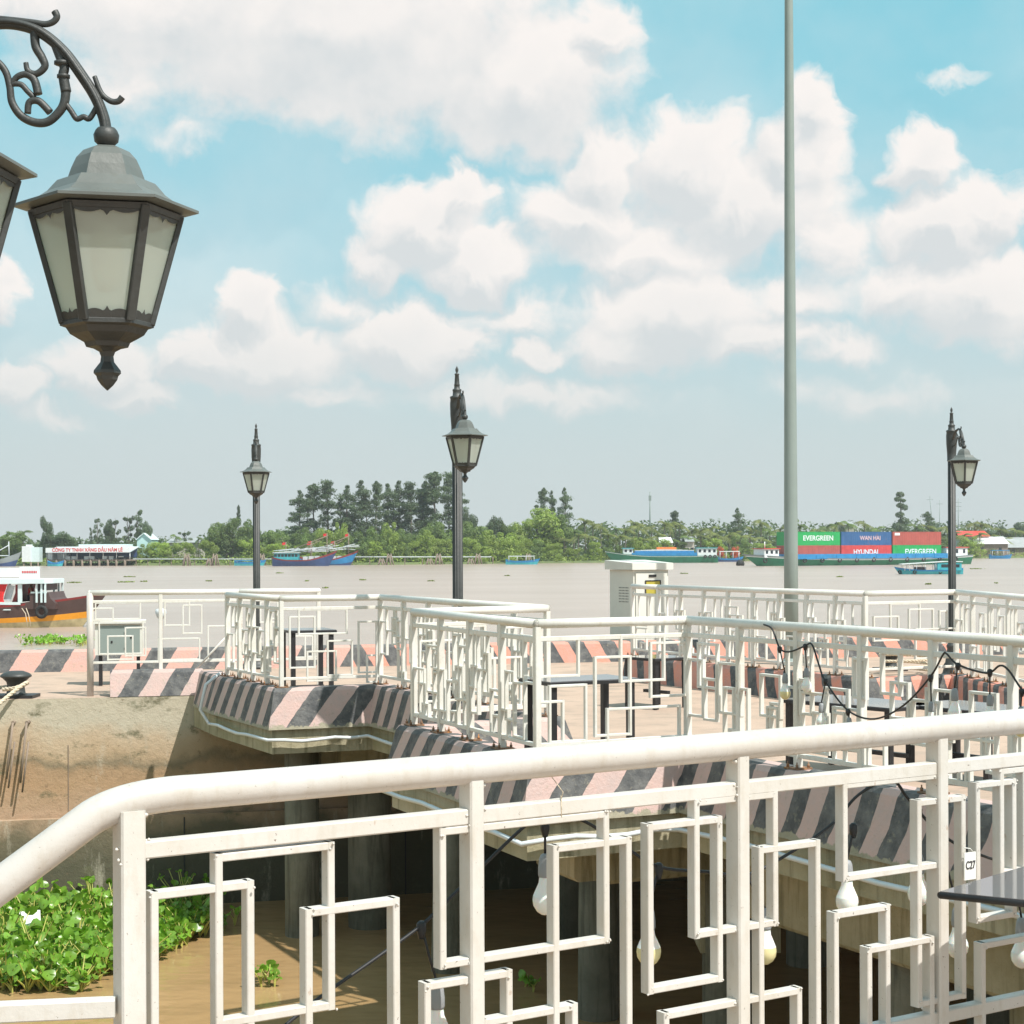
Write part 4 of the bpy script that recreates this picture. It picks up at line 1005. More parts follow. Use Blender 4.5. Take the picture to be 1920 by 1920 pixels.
def make_proto(kind, seed, leafm):
    """a unit tree about 10 m high, made of trunk and crown"""
    r = random.Random(seed); root = bpy.data.objects.new('tree', None); COL.objects.link(root)
    tr = MB(); cr = MB(); cr.recalc = False
    if kind == 'tall':
        lean = r.uniform(-.4,.4)
        tr.tube([(0,0,0),(lean*.3,0,3),(lean*.8,.1,6.5),(lean,0,9.4)], [.17,.13,.09,.03], 8)
        for i in range(34):
            h = r.uniform(2.0, 9.5); mx = (1.75 if h < 6.5 else 1.75 - (h-6.5)*.36) * (.62 if h < 3.4 else 1); a = r.uniform(0, 2*PI); rr = mx * r.uniform(.1,.95)
            c = (lean*h/9 + rr*math.cos(a), rr*math.sin(a), h); k = r.uniform(.32,.75)
            leaf_clump(cr, c, (k*r.uniform(1.0,1.9), k*r.uniform(1.0,1.9), k*r.uniform(.4,.7)), 130, .13, r, pw=.8); tr.tube([(lean*h/9,0,max(.5,h-.9)), c], [.05,.015], 5)
        for zt2, kt in ((9.45,.34),(9.0,.5),(8.5,.62),(7.9,.7),(7.2,.75)): leaf_clump(cr, (lean*zt2/9.4 + r.uniform(-.2,.2), r.uniform(-.2,.2), zt2), (kt,kt,kt*.75), 110, .13, r, pw=.8)
    elif kind == 'tiered':
        tr.tube([(0,0,0),(.3,0,4),(.1,0,7),(.5,0,9.5)], [.25,.18,.12,.04], 8)
        for (x, z, k) in [(0,2,1.5),(.5,3.2,1.4),(-.6,3.8,1.2),(.7,4.6,1.1),(-.2,5.4,1.0),(.7,6.3,.8),(-.5,7.4,.75),(.7,7.7,.7),(1.1,8.6,.65),(.1,9.3,.75),(-.1,8.4,.45)]:
            leaf_clump(cr, (x, r.uniform(-.4,.4), z), (k,k,k*.55), int(330*k), .16, r)
    elif kind == 'round':
        tr.tube([(0,0,0),(.1,0,2.5),(0,0,5)], [.35,.28,.15], 8)
        for i in range(20):
            a = r.uniform(0,2*PI); h = r.uniform(2.2, 8.6); mx = 4.2 * math.sqrt(max(.08, 1 - ((h-4.2)/5.2)**2)); rr = mx * r.uniform(.35,.95)
            k = r.uniform(.9,1.7); c = (rr*math.cos(a), rr*math.sin(a), h); tr.tube([(0,0,max(.6,h-2.2)), c], [.12,.04], 5)
            leaf_clump(cr, c, (k, k, k*.8), 270, .22, r)
        leaf_clump(cr, (0,0,5), (2.8,2.8,3.2), 600, .3, r)
    elif kind == 'open':
        tr.tube([(0,0,0),(.3,0,4),(-.1,0,7),(0,0,9)], [.14,.12,.08,.03], 8)
        for i in range(12):
            a = r.uniform(0,2*PI); h = r.uniform(4.6, 9.4); rr = 2.0 * math.sqrt(max(.1, 1 - ((h-7)/3)**2)) * r.uniform(.4,1)
            c = (rr*math.cos(a), rr*math.sin(a), h); k = r.uniform(.45,.75); tr.tube([(.1,0,h-1.8), c], [.07,.02], 5); leaf_clump(cr, c, (k,k,k*.7), 130, .17, r)
    elif kind == 'bush':
        tr.tube([(0,0,0),(.1,0,2.0)], [.2,.1], 6)
        for i in range(22):
            a = r.uniform(0,2*PI); h = r.uniform(.4, 8.2); mx = 5.4 * math.sqrt(max(.06, 1 - (h/9.4)**2)); rr = mx * r.uniform(.3,.95); k = r.uniform(1.0,1.9)
            leaf_clump(cr, (rr*math.cos(a), rr*math.sin(a), h), (k, k, k*.75), 240, .24, r)
        leaf_clump(cr, (0,0,2.5), (4.2,4.2,3.2), 700, .32, r)
    elif kind == 'palm':
        lx = r.uniform(-.9,.9); tr.tube([(0,0,0),(lx*.3,0,3),(lx*.8,0,6),(lx,0,8)], [.26,.18,.15,.13], 8)
        for i in range(22):
            a = i*2.4 + r.uniform(-.2,.2); e = -.45 + 1.75*((i*.618) % 1); Lf = r.uniform(2.7,3.5); pts = []
            for j in range(9):
                t = j/8; s_ = t*Lf; dr = .85*(t**2.0)*(1.5 if e > .3 else 1.0)
                pts.append(Vector((lx + math.cos(a)*s_*math.cos(e*(1-t*.5)), math.sin(a)*s_*math.cos(e*(1-t*.5)), 8 + s_*math.sin(e) - dr*Lf*.62)))
            for j in range(8):
                for h_ in (0, .5):
                    p0 = pts[j].lerp(pts[j+1], h_); d_ = (pts[j+1]-pts[j]).normalized(); sd = d_.cross(Vector((0,0,1))).normalized(); t = (j+h_)/8
                    ll = .95 * math.sin(PI*min(1, .15 + t*.85))**.6 * .9
                    for sg in (-1,1):
                        q_ = p0 + sd*sg*ll*.62 + d_*ll*.55 + Vector((0,0,-ll*.62)); k = len(cr.v); w_ = d_*.062
                        cr.v += [tuple(p0 - w_), tuple(p0 + w_), tuple(q_)]; cr.face((k,k+1,k+2), 0)
        leaf_clump(cr, (lx,0,7.8), (.4,.4,.5), 40, .2, r)
    tr.build('trunk', [BARK], root); cr.build('crown', [leafm], root)
    return root
protos = {'tall': [make_proto('tall', s, LEAF_DARK) for s in (1,2,3,4)], 'tiered': [make_proto('tiered', 9, LEAF_DARK)],
          'round': [make_proto('round', s, LEAF_MID) for s in (11,12,13)], 'roundl': [make_proto('round', s, LEAF_LIGHT) for s in (14,15)], 'open': [make_proto('open', s, LEAF_DARK) for s in (21,22)],
          'bush': [make_proto('bush', s, LEAF_MID) for s in (31,32)], 'bushl': [make_proto('bush', s, LEAF_LIGHT) for s in (33,34,35)], 'roundd': [make_proto('round', s, LEAF_DARK) for s in (36,)],
          'palm': [make_proto('palm', s, LEAF_PALM) for s in (41,42,43)], 'palmd': [make_proto('palm', s, LEAF_MID) for s in (44,)],
          'flame': [make_proto('round', 51, LEAF_FLAME)]}
used = set()
MARKS = [(0,'at the far left edge'),(60,'behind the white water tank'),(150,'above the riverside fuel station roof'),(255,'beside the pale blue gabled house'),(340,'behind the grey roofed shed'),(440,'just left of the leftmost lamp'),(510,'just right of the leftmost lamp'),(590,'behind the moored fishing boats'),(690,'between fishing boats and middle lamp'),(800,'just left of the middle lamp'),(900,'just right of the middle lamp'),(1000,'above the small canopied blue boat'),(1100,'left of the green cargo boat'),(1215,'behind the green cargo boat'),(1330,'behind the green cargo boat stern'),(1420,'left of the tall grey pole'),(1520,'behind the green top container'),(1610,'behind the blue top container'),(1710,'behind the brick red container'),(1790,'beside the right lamp post'),(1880,'near the white roofed shed')]
def mark(x):
    return min(MARKS, key=lambda m_: abs(m_[0]-x))[1]
KN = {'tall':('tall_tree','tall slender dark tree'),'tiered':('tall_tree','tall tiered dark tree'),'round':('round_tree','mid green round crowned tree'),'roundl':('round_tree','light green round crowned tree'),'roundd':('round_tree','dark broad crowned tree'),
      'open':('slender_tree','thin trunked airy tree'),'bush':('shrub','mid green bank shrub'),'bushl':('shrub','bright green bank shrub'),'palm':('coconut_palm','olive coconut palm'),'palmd':('coconut_palm','darker green coconut palm'),'flame':('flame_tree','orange flowering tree')}
trees = []
def tree(kind, x, ytop, wpx, back=6.0, ybase=None):
    trees.append((kind, x, ytop, wpx, back))
def flush_trees():
    seen = {}; cnt = 0
    for (kind, x, ytop, wpx, back) in sorted(trees, key=lambda t_: t_[1]):
        d = shore(x) + back; zt_ = CAMZ + (yh(x) - ytop) / F * d; z0 = WATER + .4; H = zt_ - z0
        pr_ = R.choice(protos[kind]); key = id(pr_)
        if key in used: o = copy_tree(pr_)
        else: o = pr_; used.add(key)
        uh = {'tall':9.9,'tiered':9.8,'round':9.9,'roundl':9.9,'roundd':9.9,'open':9.9,'bush':9.3,'bushl':9.3,'palm':10.3,'palmd':10.3,'flame':9.9}[kind]
        uw = {'tall':3.9,'tiered':3.6,'round':9.5,'roundl':9.5,'roundd':9.5,'open':5.0,'bush':11.5,'bushl':11.5,'palm':6.6,'palmd':6.6,'flame':9.5}[kind]
        sz = H / uh; sx = (wpx / F * d) / uw
        o.location = (d*(x-CX)/F, d, z0); o.scale = (sx, sx, sz); o.rotation_euler = (0,0,R.uniform(0,2*PI))
        nm, ds = KN[kind]; o.name = nm
        lb = ds + ' ' + mark(x)
        seen.setdefault((ds, mark(x)), []).append(o)
    ORD = ['first','second','third','fourth','fifth','sixth','seventh','eighth','ninth','tenth']
    for (ds, mk), lst in seen.items():
        for i, o in enumerate(lst):
            lab = (ds + ' ' + mk) if len(lst) == 1 else '%s %s, %s from left' % (ds, mk, ORD[i])
            nm = [k for k, v in KN.items() if v[1] == ds][0]
            grp = {'tall':'tall dark trees on the far bank','tiered':'tall dark trees on the far bank','palm':'coconut palms on the far bank','palmd':'coconut palms on the far bank','bush':'shrubs along the far bank','bushl':'shrubs along the far bank'}.get(nm, 'trees on the far bank')
            tag(o, lab, {'palm':'palm','palmd':'palm','bush':'shrub','bushl':'shrub'}.get(nm, 'tree'), grp)
# tall row
for x, y, w_ in [(563,916,34),(590,903,36),(617,899,40),(652,906,38),(676,897,44),(704,898,26),(727,903,34),(748,897,36),(772,902,36),(797,898,38),(820,880,48),(843,884,34),(862,915,34),(1018,911,24),(1034,917,22),(1058,911,28),(1268,955,22),(1382,950,26),(1743,957,24),(575,930,34),(640,925,30),(740,925,40),(790,915,44),(690,930,30)]:
    tree('tall', x, y, w_*1.4, 16 + (x % 7))
tree('tiered', 1690, 921, 40, 20); tree('tall', 448, 944, 12, 14)
for x, y, w_ in [(183,967,28),(216,962,34),(240,955,32),(257,950,36),(172,985,14),(346,988,30)]: tree('open', x, y, w_, 14)
for x, y, w_ in [(88,965,34),(274,975,34),(880,951,42),(205,975,34),(925,965,48),(940,968,36)]: tree('roundd', x, y, w_, 12)
for x, y, w_ in [(20,988,70),(120,995,70),(96,997,50),(0,995,50)]: tree('roundd' if x > 60 else 'round', x, y, w_, 9)
for x, y, w_ in [(300,1012,70),(345,1014,60),(275,1018,50),(390,1010,55),(250,1024,40),(322,1022,50)]: tree('bushl', x, y, w_, 5)
for x, y, w_ in [(408,976,44),(436,966,50),(460,963,44),(425,990,60),(480,985,50),(505,984,50),(530,988,60),(560,980,50),(400,1000,50)]: tree('round', x, y, w_, 9)
for x, y, w_ in [(470,1008,60),(520,1015,70),(575,1000,60),(610,985,50),(640,975,46),(668,995,60),(590,1020,60),(650,1018,70),(700,1010,60),(730,975,52),(720,1000,60),(765,1010,60),(800,990,56),(830,1005,60),(640,1005,50),(560,1018,40),(690,985,50),(755,990,50)]: tree('bushl' if (x//10) % 3 else 'bush', x, y, w_, 5)
for x, y, w_ in [(745,985,60),(785,985,60),(840,978,60),(870,972,60),(900,975,60),(640,985,50),(600,990,60),(700,992,60),(815,975,60),(950,980,40)]: tree('round', x, y, w_, 10)
for x, y, w_ in [(1005,948,110),(1040,950,70),(975,975,70)]: tree('roundl' if x < 1030 else 'round', x, y, w_, 12)
for x, y, w_ in [(880,1005,60),(915,990,62),(950,995,80),(975,1000,60),(860,1020,50),(905,1020,60),(945,1022,60),(1000,1010,60),(1035,1015,50),(1115,1012,44),(1140,1010,34),(1075,1025,50),(1160,1005,30),(1195,1005,50),(1225,1010,50)]: tree('bushl' if x < 960 or x % 2 else 'bush', x, y, w_, 4)
for i in range(48):
    x = 1040 + i * 18.3 + R.uniform(-5, 5)
    if 1660 < x < 1715: continue
    y = 957 + R.uniform(0, 27) + (6 if 1250 < x < 1400 else 0) + (6 if x > 1500 else 0); tree('palm' if R.random() < .7 else 'palmd', x, y, R.uniform(40, 52), R.uniform(10, 22))
for i in range(34):
    x = 1060 + i * 25 + R.uniform(-6, 6); y = 990 + R.uniform(0, 14); tree('palm' if R.random() < .75 else 'palmd', x, y, R.uniform(40, 52), R.uniform(4, 9))
for x, y, w_ in [(14,986,50),(44,984,50),(330,993,30),(372,998,24),(600,978,36),(385,1000,24)]: tree('palmd', x, y, w_, 12)
for i in range(14):
    x = 1240 + i * 48; tree('bush' if i % 2 else 'bushl', x, 1010 + R.uniform(-8,8), 60, 4)
for x, y, w_ in [(1352,1024,22),(1378,1024,22)]: tree('flame', x, y, w_, -4)
tree('flame', 1800, 1024, 14, 2)
for x, y, w_ in [(1720,985,36),(1745,975,30),(1890,985,50),(1920,978,50),(1860,992,40),(1575,985,40),(1640,990,40)]: tree('roundd', x, y, w_, 22)
flush_trees()
for lst in protos.values():
    for p_ in lst:
        if id(p_) not in used:
            for c_ in list(p_.children): bpy.data.objects.remove(c_)
            bpy.data.objects.remove(p_)
# far-off wood closing the gaps behind, one mass
fw = MB(); fw.recalc = False; rr_ = random.Random(99)
for i in range(330):
    x = -150 + i * 7.0; d = shore(x) + 45 + rr_.uniform(0, 30); px = F / d
    top = 1012 if x < 400 else (996 if x < 1000 else 984)
    H = (yh(x) - top) / F * d + 1.6 - WATER; H *= rr_.uniform(.75, 1.12)
    X = d*(x-CX)/F
    for k in range(4): leaf_clump(fw, (X + rr_.uniform(-2,2), d, WATER + H*(.15 + .24*k)), (2.6, 2.0, H*.2), 34, .62, rr_)
tag(fw.build('distant_wood', LEAF_DARK), 'continuous belt of dark trees filling the far bank behind the riverside trees', 'wood', kind='stuff')
ug = MB(); ug.recalc = False
for i in range(700):
    x = -120 + i * 3.1; d = shore(x) + rr_.uniform(1.5, 5); leaf_clump(ug, (d*(x-CX)/F, d, WATER + .6), (1.2,1.0,.9 + rr_.random()*.8), 16, .30, rr_)
tag(ug.build('bank_undergrowth', LEAF_LIGHT), 'low green undergrowth and reeds along the far waterline', 'undergrowth', kind='stuff')

# ---- water hyacinth
def hyacinth(mb, c, h, rnd, size, n_leaf=6, m0=0, m1=1):
    c = Vector(c)
    for _ in range(n_leaf):
        a = rnd.uniform(0, 2*PI); out = rnd.uniform(.1,.9)*h*.9; tip = c + Vector((math.cos(a)*out, math.sin(a)*out, h*rnd.uniform(.55,1.1)))
        mid = c.lerp(tip, .5) + Vector((math.cos(a), math.sin(a), 0))*(-.02)
        mb.tube([c, mid, tip], [.010,.008,.005], 4, m=m1, caps=False)
        nrm = Vector((math.cos(a)*rnd.uniform(-.5,1.2)+rnd.uniform(-.5,.5), math.sin(a)*rnd.uniform(-.5,1.2)+rnd.uniform(-.5,.5), rnd.uniform(.1,1))).normalized()
        e1 = nrm.orthogonal().normalized(); e2 = nrm.cross(e1); th = rnd.uniform(0,2*PI); e1, e2 = e1*math.cos(th)+e2*math.sin(th), -e1*math.sin(th)+e2*math.cos(th)
        s_ = size * rnd.uniform(.7,1.25); k = len(mb.v); mb.v.append(tuple(tip - nrm*s_*.18))
        for j in range(9):
            b_ = 2*PI*j/9; mb.v.append(tuple(tip + (e1*math.cos(b_) + e2*math.sin(b_)*.72)*s_*(1+.12*math.cos(b_)) + nrm*s_*(.22*math.cos(2*b_))))
        for j in range(9): mb.face((k, k+1+j, k+1+(j+1) % 9), m0, True)
hy = MB(); hy.recalc = False; rn = random.Random(5)
for _ in range(640):
    while True:
        px_ = rn.uniform(-60, 400); py_ = rn.uniform(1700, 1862)
        lim = 1862 if px_ < 150 else (1862 - (px_-150)*.45)
        if py_ < lim: break
    p_ = atz(px_, py_, WATER)
    if p_.y > qf(p_.x) - .25: continue
    hyacinth(hy, p_, rn.uniform(.10,.28) + (.16 if rn.random() < .12 else 0), rn, rn.choice((.038,.05,.05,.066)), 7)
for px_, py_ in [(497,1838),(505,1845),(515,1850),(490,1850),(300,1790),(330,1780),(350,1772),(385,1755),(420,1745),(440,1735),(985,1850),(1000,1860)]: hyacinth(hy, atz(px_, py_, WATER), rn.uniform(.10,.2), rn, .045, 5)
tag(hy.build('water_hyacinth_mat', [LEAF_HYA, STALK]), 'thick mat of bright green water hyacinth floating against the foot of the quay wall', 'water hyacinth', kind='stuff')
hy2 = MB(); hy2.recalc = False
for _ in range(60):
    p_ = atz(rn.uniform(36, 166), rn.uniform(1203, 1212), WATER); hyacinth(hy2, p_, rn.uniform(.10,.34), rn, .075, 6)
tag(hy2.build('water_hyacinth_raft', [LEAF_HYA, STALK]), 'strip of yellow green floating weed on the river just beyond the left kerb', 'water hyacinth', kind='stuff')
wl = []
fl = [(140,1093,26),(243,1082,24),(235,1092,32),(270,1091,12),(392,1090,14),(523,1075,18),(575,1090,9),(610,1103,11),(680,1088,12),(808,1090,11),(950,1080,12),(1282,1076,16),(1575,1082,12),(1830,1067,28),(1868,1094,7),(1740,1096,14)]
for i, (x, y, w_) in enumerate(fl):
    p_ = atz(x, y, WATER); m = MB(); m.recalc = False; wm = w_ / F * p_.y
    for _ in range(max(8, int(w_*1.6))):
        hyacinth(m, (rn.triangular(-.6,.6)*wm, rn.uniform(-.5,.5)*min(1.5, wm*.4), 0), rn.uniform(.03,.12), rn, .07, 4)
    o = m.build('floating_weed_clump', [LEAF_WEED, STALK], loc=(p_.x, p_.y, WATER)); wl.append((x, y, o))
ws = {}
for x, y, o in sorted(wl, key=lambda t_: t_[0]): ws.setdefault(mark(x).replace('behind','in line with').replace('above','in line with'), []).append(o)
for mk_, lst in ws.items():
    for i, o in enumerate(lst): tag(o, 'small drifting weed clump %s%s' % (mk_, '' if len(lst) == 1 else ', %s from left' % ['first','second','third','fourth','fifth','sixth','seventh','eighth','ninth','tenth'][i]), 'floating weed', 'weed clumps adrift on the river')
m = MB(); pt_ = atz(50, 1765, WATER); m.prism([(-.12,-.09),(.03,-.13),(.13,-.02),(.11,.12),(-.07,.11)], .36, .44); o = m.build('foam_scrap', [LABELW], loc=(pt_.x, pt_.y, WATER)); tag(o, 'bright white scrap of foam lying on the green water plants', 'litter'); o.rotation_euler = (.9,.1,.2)

# ================================================================== BOATS
def hull(mb, L_, Wd, z_mid, bow, stern, bands, n_=26, keel=.6, bowpow=2.2, sternw=.7, z0=-.25):
    """bow at +x. bands: list of (fraction of freeboard, material index) from the bottom up"""
    fr_ = [0] + [b_[0] for b_ in bands]
    rows = []
    for i in range(n_+1):
        t = i/n_; x = -L_/2 + L_*t
        wv = 1 - max(0, (t-.62)/.38)**bowpow; wv *= sternw + (1-sternw)*min(1, t/.25)**.7; wv = max(.02, wv)
        zt_ = z_mid + bow*max(0,(t-.5)/.5)**2.2 + stern*max(0,(.35-t)/.35)**2
        row = []
        for f_ in fr_:
            z = z0 + (zt_ - z0)*f_; ww = Wd/2*wv*(.72 + .28*f_**.6); xx = x + (bow*.5)*f_*max(0,(t-.8)/.2)*1.2 - (1-f_)*max(0,(t-.85)/.15)*L_*.06
            row.append((xx, ww, z))
        rows.append(row)
    for sg in (-1, 1):
        base = len(mb.v)
        for row in rows:
            for (x, w_, z) in row: mb.v.append((x, sg*w_, z))
        m_ = len(fr_)
        for i in range(n_):
            for j in range(m_-1): mb.face((base+i*m_+j, base+(i+1)*m_+j, base+(i+1)*m_+j+1, base+i*m_+j+1), bands[j][1], True)
    # deck and transom
    m_ = len(fr_); k = len(mb.v)
    for row in rows:
        x, w_, z = row[-1]; mb.v += [(x, -w_*.97, z-.08), (x, w_*.97, z-.08)]
    for i in range(n_): mb.face((k+2*i, k+2*i+1, k+2*i+3, k+2*i+2), bands[-1][1])
    row = rows[0]; kk = len(mb.v)
    mb.v += [(x, -w_, z) for x, w_, z in row] + [(x, w_, z) for x, w_, z in row][::-1]; mb.face(range(kk, kk+2*m_), bands[0][1])
    return rows
def tyre(parent, p, r_=.3, ax='y'):
    m = MB(); n1, n2 = 20, 8
    for i in range(n1):
        a = 2*PI*i/n1
        for j in range(n2):
            b_ = 2*PI*j/n2; rr = r_*.72 + r_*.28*math.cos(b_); m.v.append((rr*math.cos(a), r_*.25*math.sin(b_), rr*math.sin(a)))
    for i in range(n1):
        for j in range(n2): m.face((i*n2+j, ((i+1)%n1)*n2+j, ((i+1)%n1)*n2+(j+1)%n2, i*n2+(j+1)%n2), 0, True)
    return m.build('tyre_fender', [TYRE], parent, loc=p)
def put(x, y, nm, label, cat, group=None, yaw=0):
    p_ = atz(x, y, WATER); return thing(nm, (p_.x, p_.y, WATER), label, cat, group, rz=math.radians(yaw)), p_.y

# left passenger boat: bow to the right
d_ = 87.0; X_ = (212 - CX)/F*d_
boat = thing('passenger_boat', (X_ - 8.6, d_, WATER), 'brown and yellow wooden passenger boat with a pale roof leaving the left edge', 'boat', rz=math.radians(-3))
m = MB(); hull(m, 16, 3.2, .95, .75, .3, [(.34,3),(.52,2),(.93,0),(1.0,1)], z0=-.2, bowpow=2.0)
m.build('hull', [DARKW, MAROON, YEL, CREAM], boat)
# local coordinates: pixel -> x along the boat
def bxp(x): return (x - CX)/F*d_ - (X_ - 8.6)
def bz(y, x=60): return CAMZ + (yh(x) - y)/F*d_ - WATER
m = MB(); m.prism([(-7.5,-1.5),(bxp(104),-1.5),(bxp(113),-.9),(bxp(113),.9),(bxp(104),1.5),(-7.5,1.5)], bz(1093), bz(1085)); m.build('roof', [ROOFW], boat)
for x in (-20, 3, 57, 88, 97, 104):
    for sy in (-1.35, 1.35):
        m = MB(); w_ = .04 if x != 57 else .10; m.box((bxp(x)-w_, sy-.04, bz(1128)), (bxp(x)+w_, sy+.04, bz(1093)-.003)); m.build('roof_post', [ROOFW], boat)
m = MB(); m.box((-7,-1.4,bz(1132)),(bxp(58),-1.34,bz(1127))); m.box((-7,-1.42,bz(1142)),(bxp(40),-1.39,bz(1140))); m.build('side_rail', [ROOFW], boat)
m = MB(); pts_ = [(bxp(74),bz(1112)),(bxp(108),bz(1109)),(bxp(112),bz(1120)),(bxp(122),bz(1130)),(bxp(122),bz(1140)),(bxp(40),bz(1140)),(bxp(40),bz(1132)),(bxp(74),bz(1126))]
k = len(m.v); n_ = len(pts_); m.v += [(a,-1.25,b_) for a, b_ in pts_] + [(a,1.25,b_) for a, b_ in pts_]; m.face(range(n_)); m.face([n_+i for i in range(n_)][::-1])
for i in range(n_): m.face((i, (i+1)%n_, n_+(i+1)%n_, n_+i))
m.build('cowl', [DARKW], boat)
m = MB(); m.box((bxp(76),-1.3,bz(1111)+.002),(bxp(106),-1.22,bz(1108))); m.build('dashboard_sill', [ROOFW], boat)
m = MB()
for x in (85, 98): m.box((bxp(x)-.05,-.9,bz(1109)+.08),(bxp(x)+.05,.9,bz(1093)-.01))
m.build('cabin_post', [DARKW], boat)
m = MB(); m.v = [(bxp(45),-1.1,bz(1095)),(bxp(56),-1.1,bz(1095)),(bxp(53),-1.1,bz(1112)),(bxp(46),-1.1,bz(1128)),(bxp(38),-1.1,bz(1128)),(bxp(45),-1.1,bz(1110))]; k=6
m.v += [(x,1.1,z) for x,y,z in m.v]; m.face(range(6)); m.face([6+i for i in range(6)][::-1])
for i in range(6): m.face((i,(i+1)%6,6+(i+1)%6,6+i))
m.build('bulkhead', [MAROON], boat)
m = MB(); m.bar((bxp(38),-1.15,bz(1096)),(bxp(30),-1.15,bz(1124)), .04, .35, up=Vector((1,0,0))); m.build('side_panel', [TARP], boat)
for x in (21, -28):
    m = MB(); 
    for j in range(9):
        t = j/8; z_ = bz(1094) + (bz(1140)-bz(1094))*t; w_ = .10 + .20*abs(2*t-1.1)**1.2
        m.v += [(bxp(x)-w_,-1.30+.03*(j%2),z_),(bxp(x),-1.34,z_),(bxp(x)+w_,-1.30-.03*(j%2),z_)]
    for j in range(8):
        for c_ in (0,1): m.face((j*3+c_, j*3+c_+1, (j+1)*3+c_+1, (j+1)*3+c_), 0, True)
    m.build('curtain', [RED], boat)
m = MB(); m.box((-6.5,-.9,bz(1081)),(bxp(50),-.86,bz(1064))); m.box((bxp(50)+.01,-.9,bz(1084)),(bxp(88),-.86,bz(1062))); sgn = m.build('roof_sign', [BWHITE], boat)
m = MB()
for i in range(9): m.box((bxp(55)+i*.085,-.915,bz(1074)),(bxp(55)+i*.085+.055,-.905,bz(1070)))
m.build('lettering', [INKR], sgn)
tyre(boat, (bxp(99), -1.52, bz(1145)), .33)
m = MB(); m.tube([(bxp(70),-1.5,bz(1138)),(bxp(76),-1.6,bz(1150)),(bxp(80),-1.6,bz(1172))], .02, 6); m.tube([(bxp(62),-1.5,bz(1138)),(bxp(70),-1.58,bz(1148)),(bxp(74),-1.6,bz(1172))], .02, 6); m.build('hanging_rope', [ROPE], boat)
m = MB(); m.box((bxp(144),-.4,bz(1128)),(bxp(158),.4,bz(1122))); m.build('bow_hatch', [MAROON], boat)

# helmsman
def person(loc, label, rz=0, sc=1.0):
    root = thing('person', loc, label, 'person', rz=rz, sc=sc)
    J = {0:(0,0,.50),1:(0,0,.68),2:(0,0,.88),3:(0,0,.97),4:(.01,0,1.05),5:(.02,0,1.16),6:(0,.17,.90),7:(.10,.24,.66),8:(.33,.20,.70),9:(.41,.18,.72),10:(0,-.17,.90),11:(.10,-.24,.66),12:(.33,-.20,.70),13:(.41,-.18,.72),
         14:(.02,.09,.46),15:(.40,.11,.48),16:(.42,.11,.08),17:(.52,.11,.04),18:(.02,-.09,.46),19:(.40,-.11,.48),20:(.42,-.11,.08),21:(.52,-.11,.04)}
    E_ = [(0,1),(1,2),(2,3),(3,4),(4,5),(2,6),(6,7),(7,8),(8,9),(2,10),(10,11),(11,12),(12,13),(0,14),(14,15),(15,16),(16,17),(0,18),(18,19),(19,20),(20,21)]
    RD = {0:.13,1:.12,2:.13,3:.055,4:.075,5:.085,6:.055,7:.042,8:.034,9:.036,10:.055,11:.042,12:.034,13:.036,14:.09,15:.06,16:.042,17:.035,18:.09,19:.06,20:.042,21:.035}
    def skin(name, edges, extra, mt, parent):
        ids = sorted({i for e in edges for i in e}); mp = {i: k for k, i in enumerate(ids)}
        me = bpy.data.meshes.new(name); me.from_pydata([J[i] for i in ids], [(mp[a], mp[b_]) for a, b_ in edges], [])
        o = bpy.data.objects.new(name, me); COL.objects.link(o); sk = o.modifiers.new('s','SKIN'); 
        for i in ids: v_ = me.skin_vertices[0].data[mp[i]]; r_ = RD[i] + extra; v_.radius = (r_, r_); v_.use_root = (mp[i] == 0)
        ss = o.modifiers.new('b','SUBSURF'); ss.levels = 2; ss.render_levels = 2
        bpy.context.view_layer.update(); m2 = bpy.data.meshes.new_from_object(o.evaluated_get(bpy.context.evaluated_depsgraph_get())); bpy.data.objects.remove(o)
        m2.materials.clear(); m2.materials.append(mt); n = bpy.data.objects.new(name, m2); COL.objects.link(n); n.parent = parent
        for p_ in m2.polygons: p_.use_smooth = True
        return n
    body = skin('body', E_, 0, SKIN, root)
    skin('shirt', [(0,1),(1,2),(2,6),(2,10)], .014, RED, root)
    skin('trousers', [(0,14),(14,15),(15,16),(0,18),(18,19),(19,20)], .014, TROUSERS, root)
    m = MB(); m.lathe([(.001,.12),(.05,.11),(.085,.07),(.098,.02),(.095,-.03),(.08,-.05)], (.0,0,1.15), 14); m.build('hair', [HAIR], root)
    return root
person((X_ - 8.6 + bxp(63), d_ - .5, WATER + bz(1127) - .35), 'person in a red shirt sitting at the helm of the passenger boat, arms reaching forward', rz=0, sc=1.15)

# container barge
PINKL = mat('faded_pink_lettering', (.62,.42,.45), .6)
def ct_mat(name, col):
    m = mat(name, col, .5, var=.14, vscale=.7, col2=(.22,.09,.05), thr=(.62,.78,1.4,8)); nt = m.node_tree; N = nt.nodes; L = nt.links
    tc = N.new('ShaderNodeTexCoord'); wv = N.new('ShaderNodeTexWave'); wv.inputs['Scale'].default_value = 1.1; L.new(tc.outputs['Object'], wv.inputs[0])
    bp = N.new('ShaderNodeBump'); bp.inputs['Strength'].default_value = .6; bp.inputs['Distance'].default_value = .05; L.new(wv.outputs[1], bp.inputs['Height']); L.new(bp.outputs[0], N['Principled BSDF'].inputs['Normal']); return m
CG = ct_mat('green_container_steel', (.015,.36,.09)); CB = ct_mat('blue_container_steel', (.03,.11,.27)); CR = ct_mat('brick_container_steel', (.42,.09,.07)); CRR = ct_mat('red_container_steel', (.62,.06,.06))
barge = thing('container_barge', (0,0,0), 'long green and blue river barge carrying two rows of shipping containers', 'barge', rz=math.radians(27))
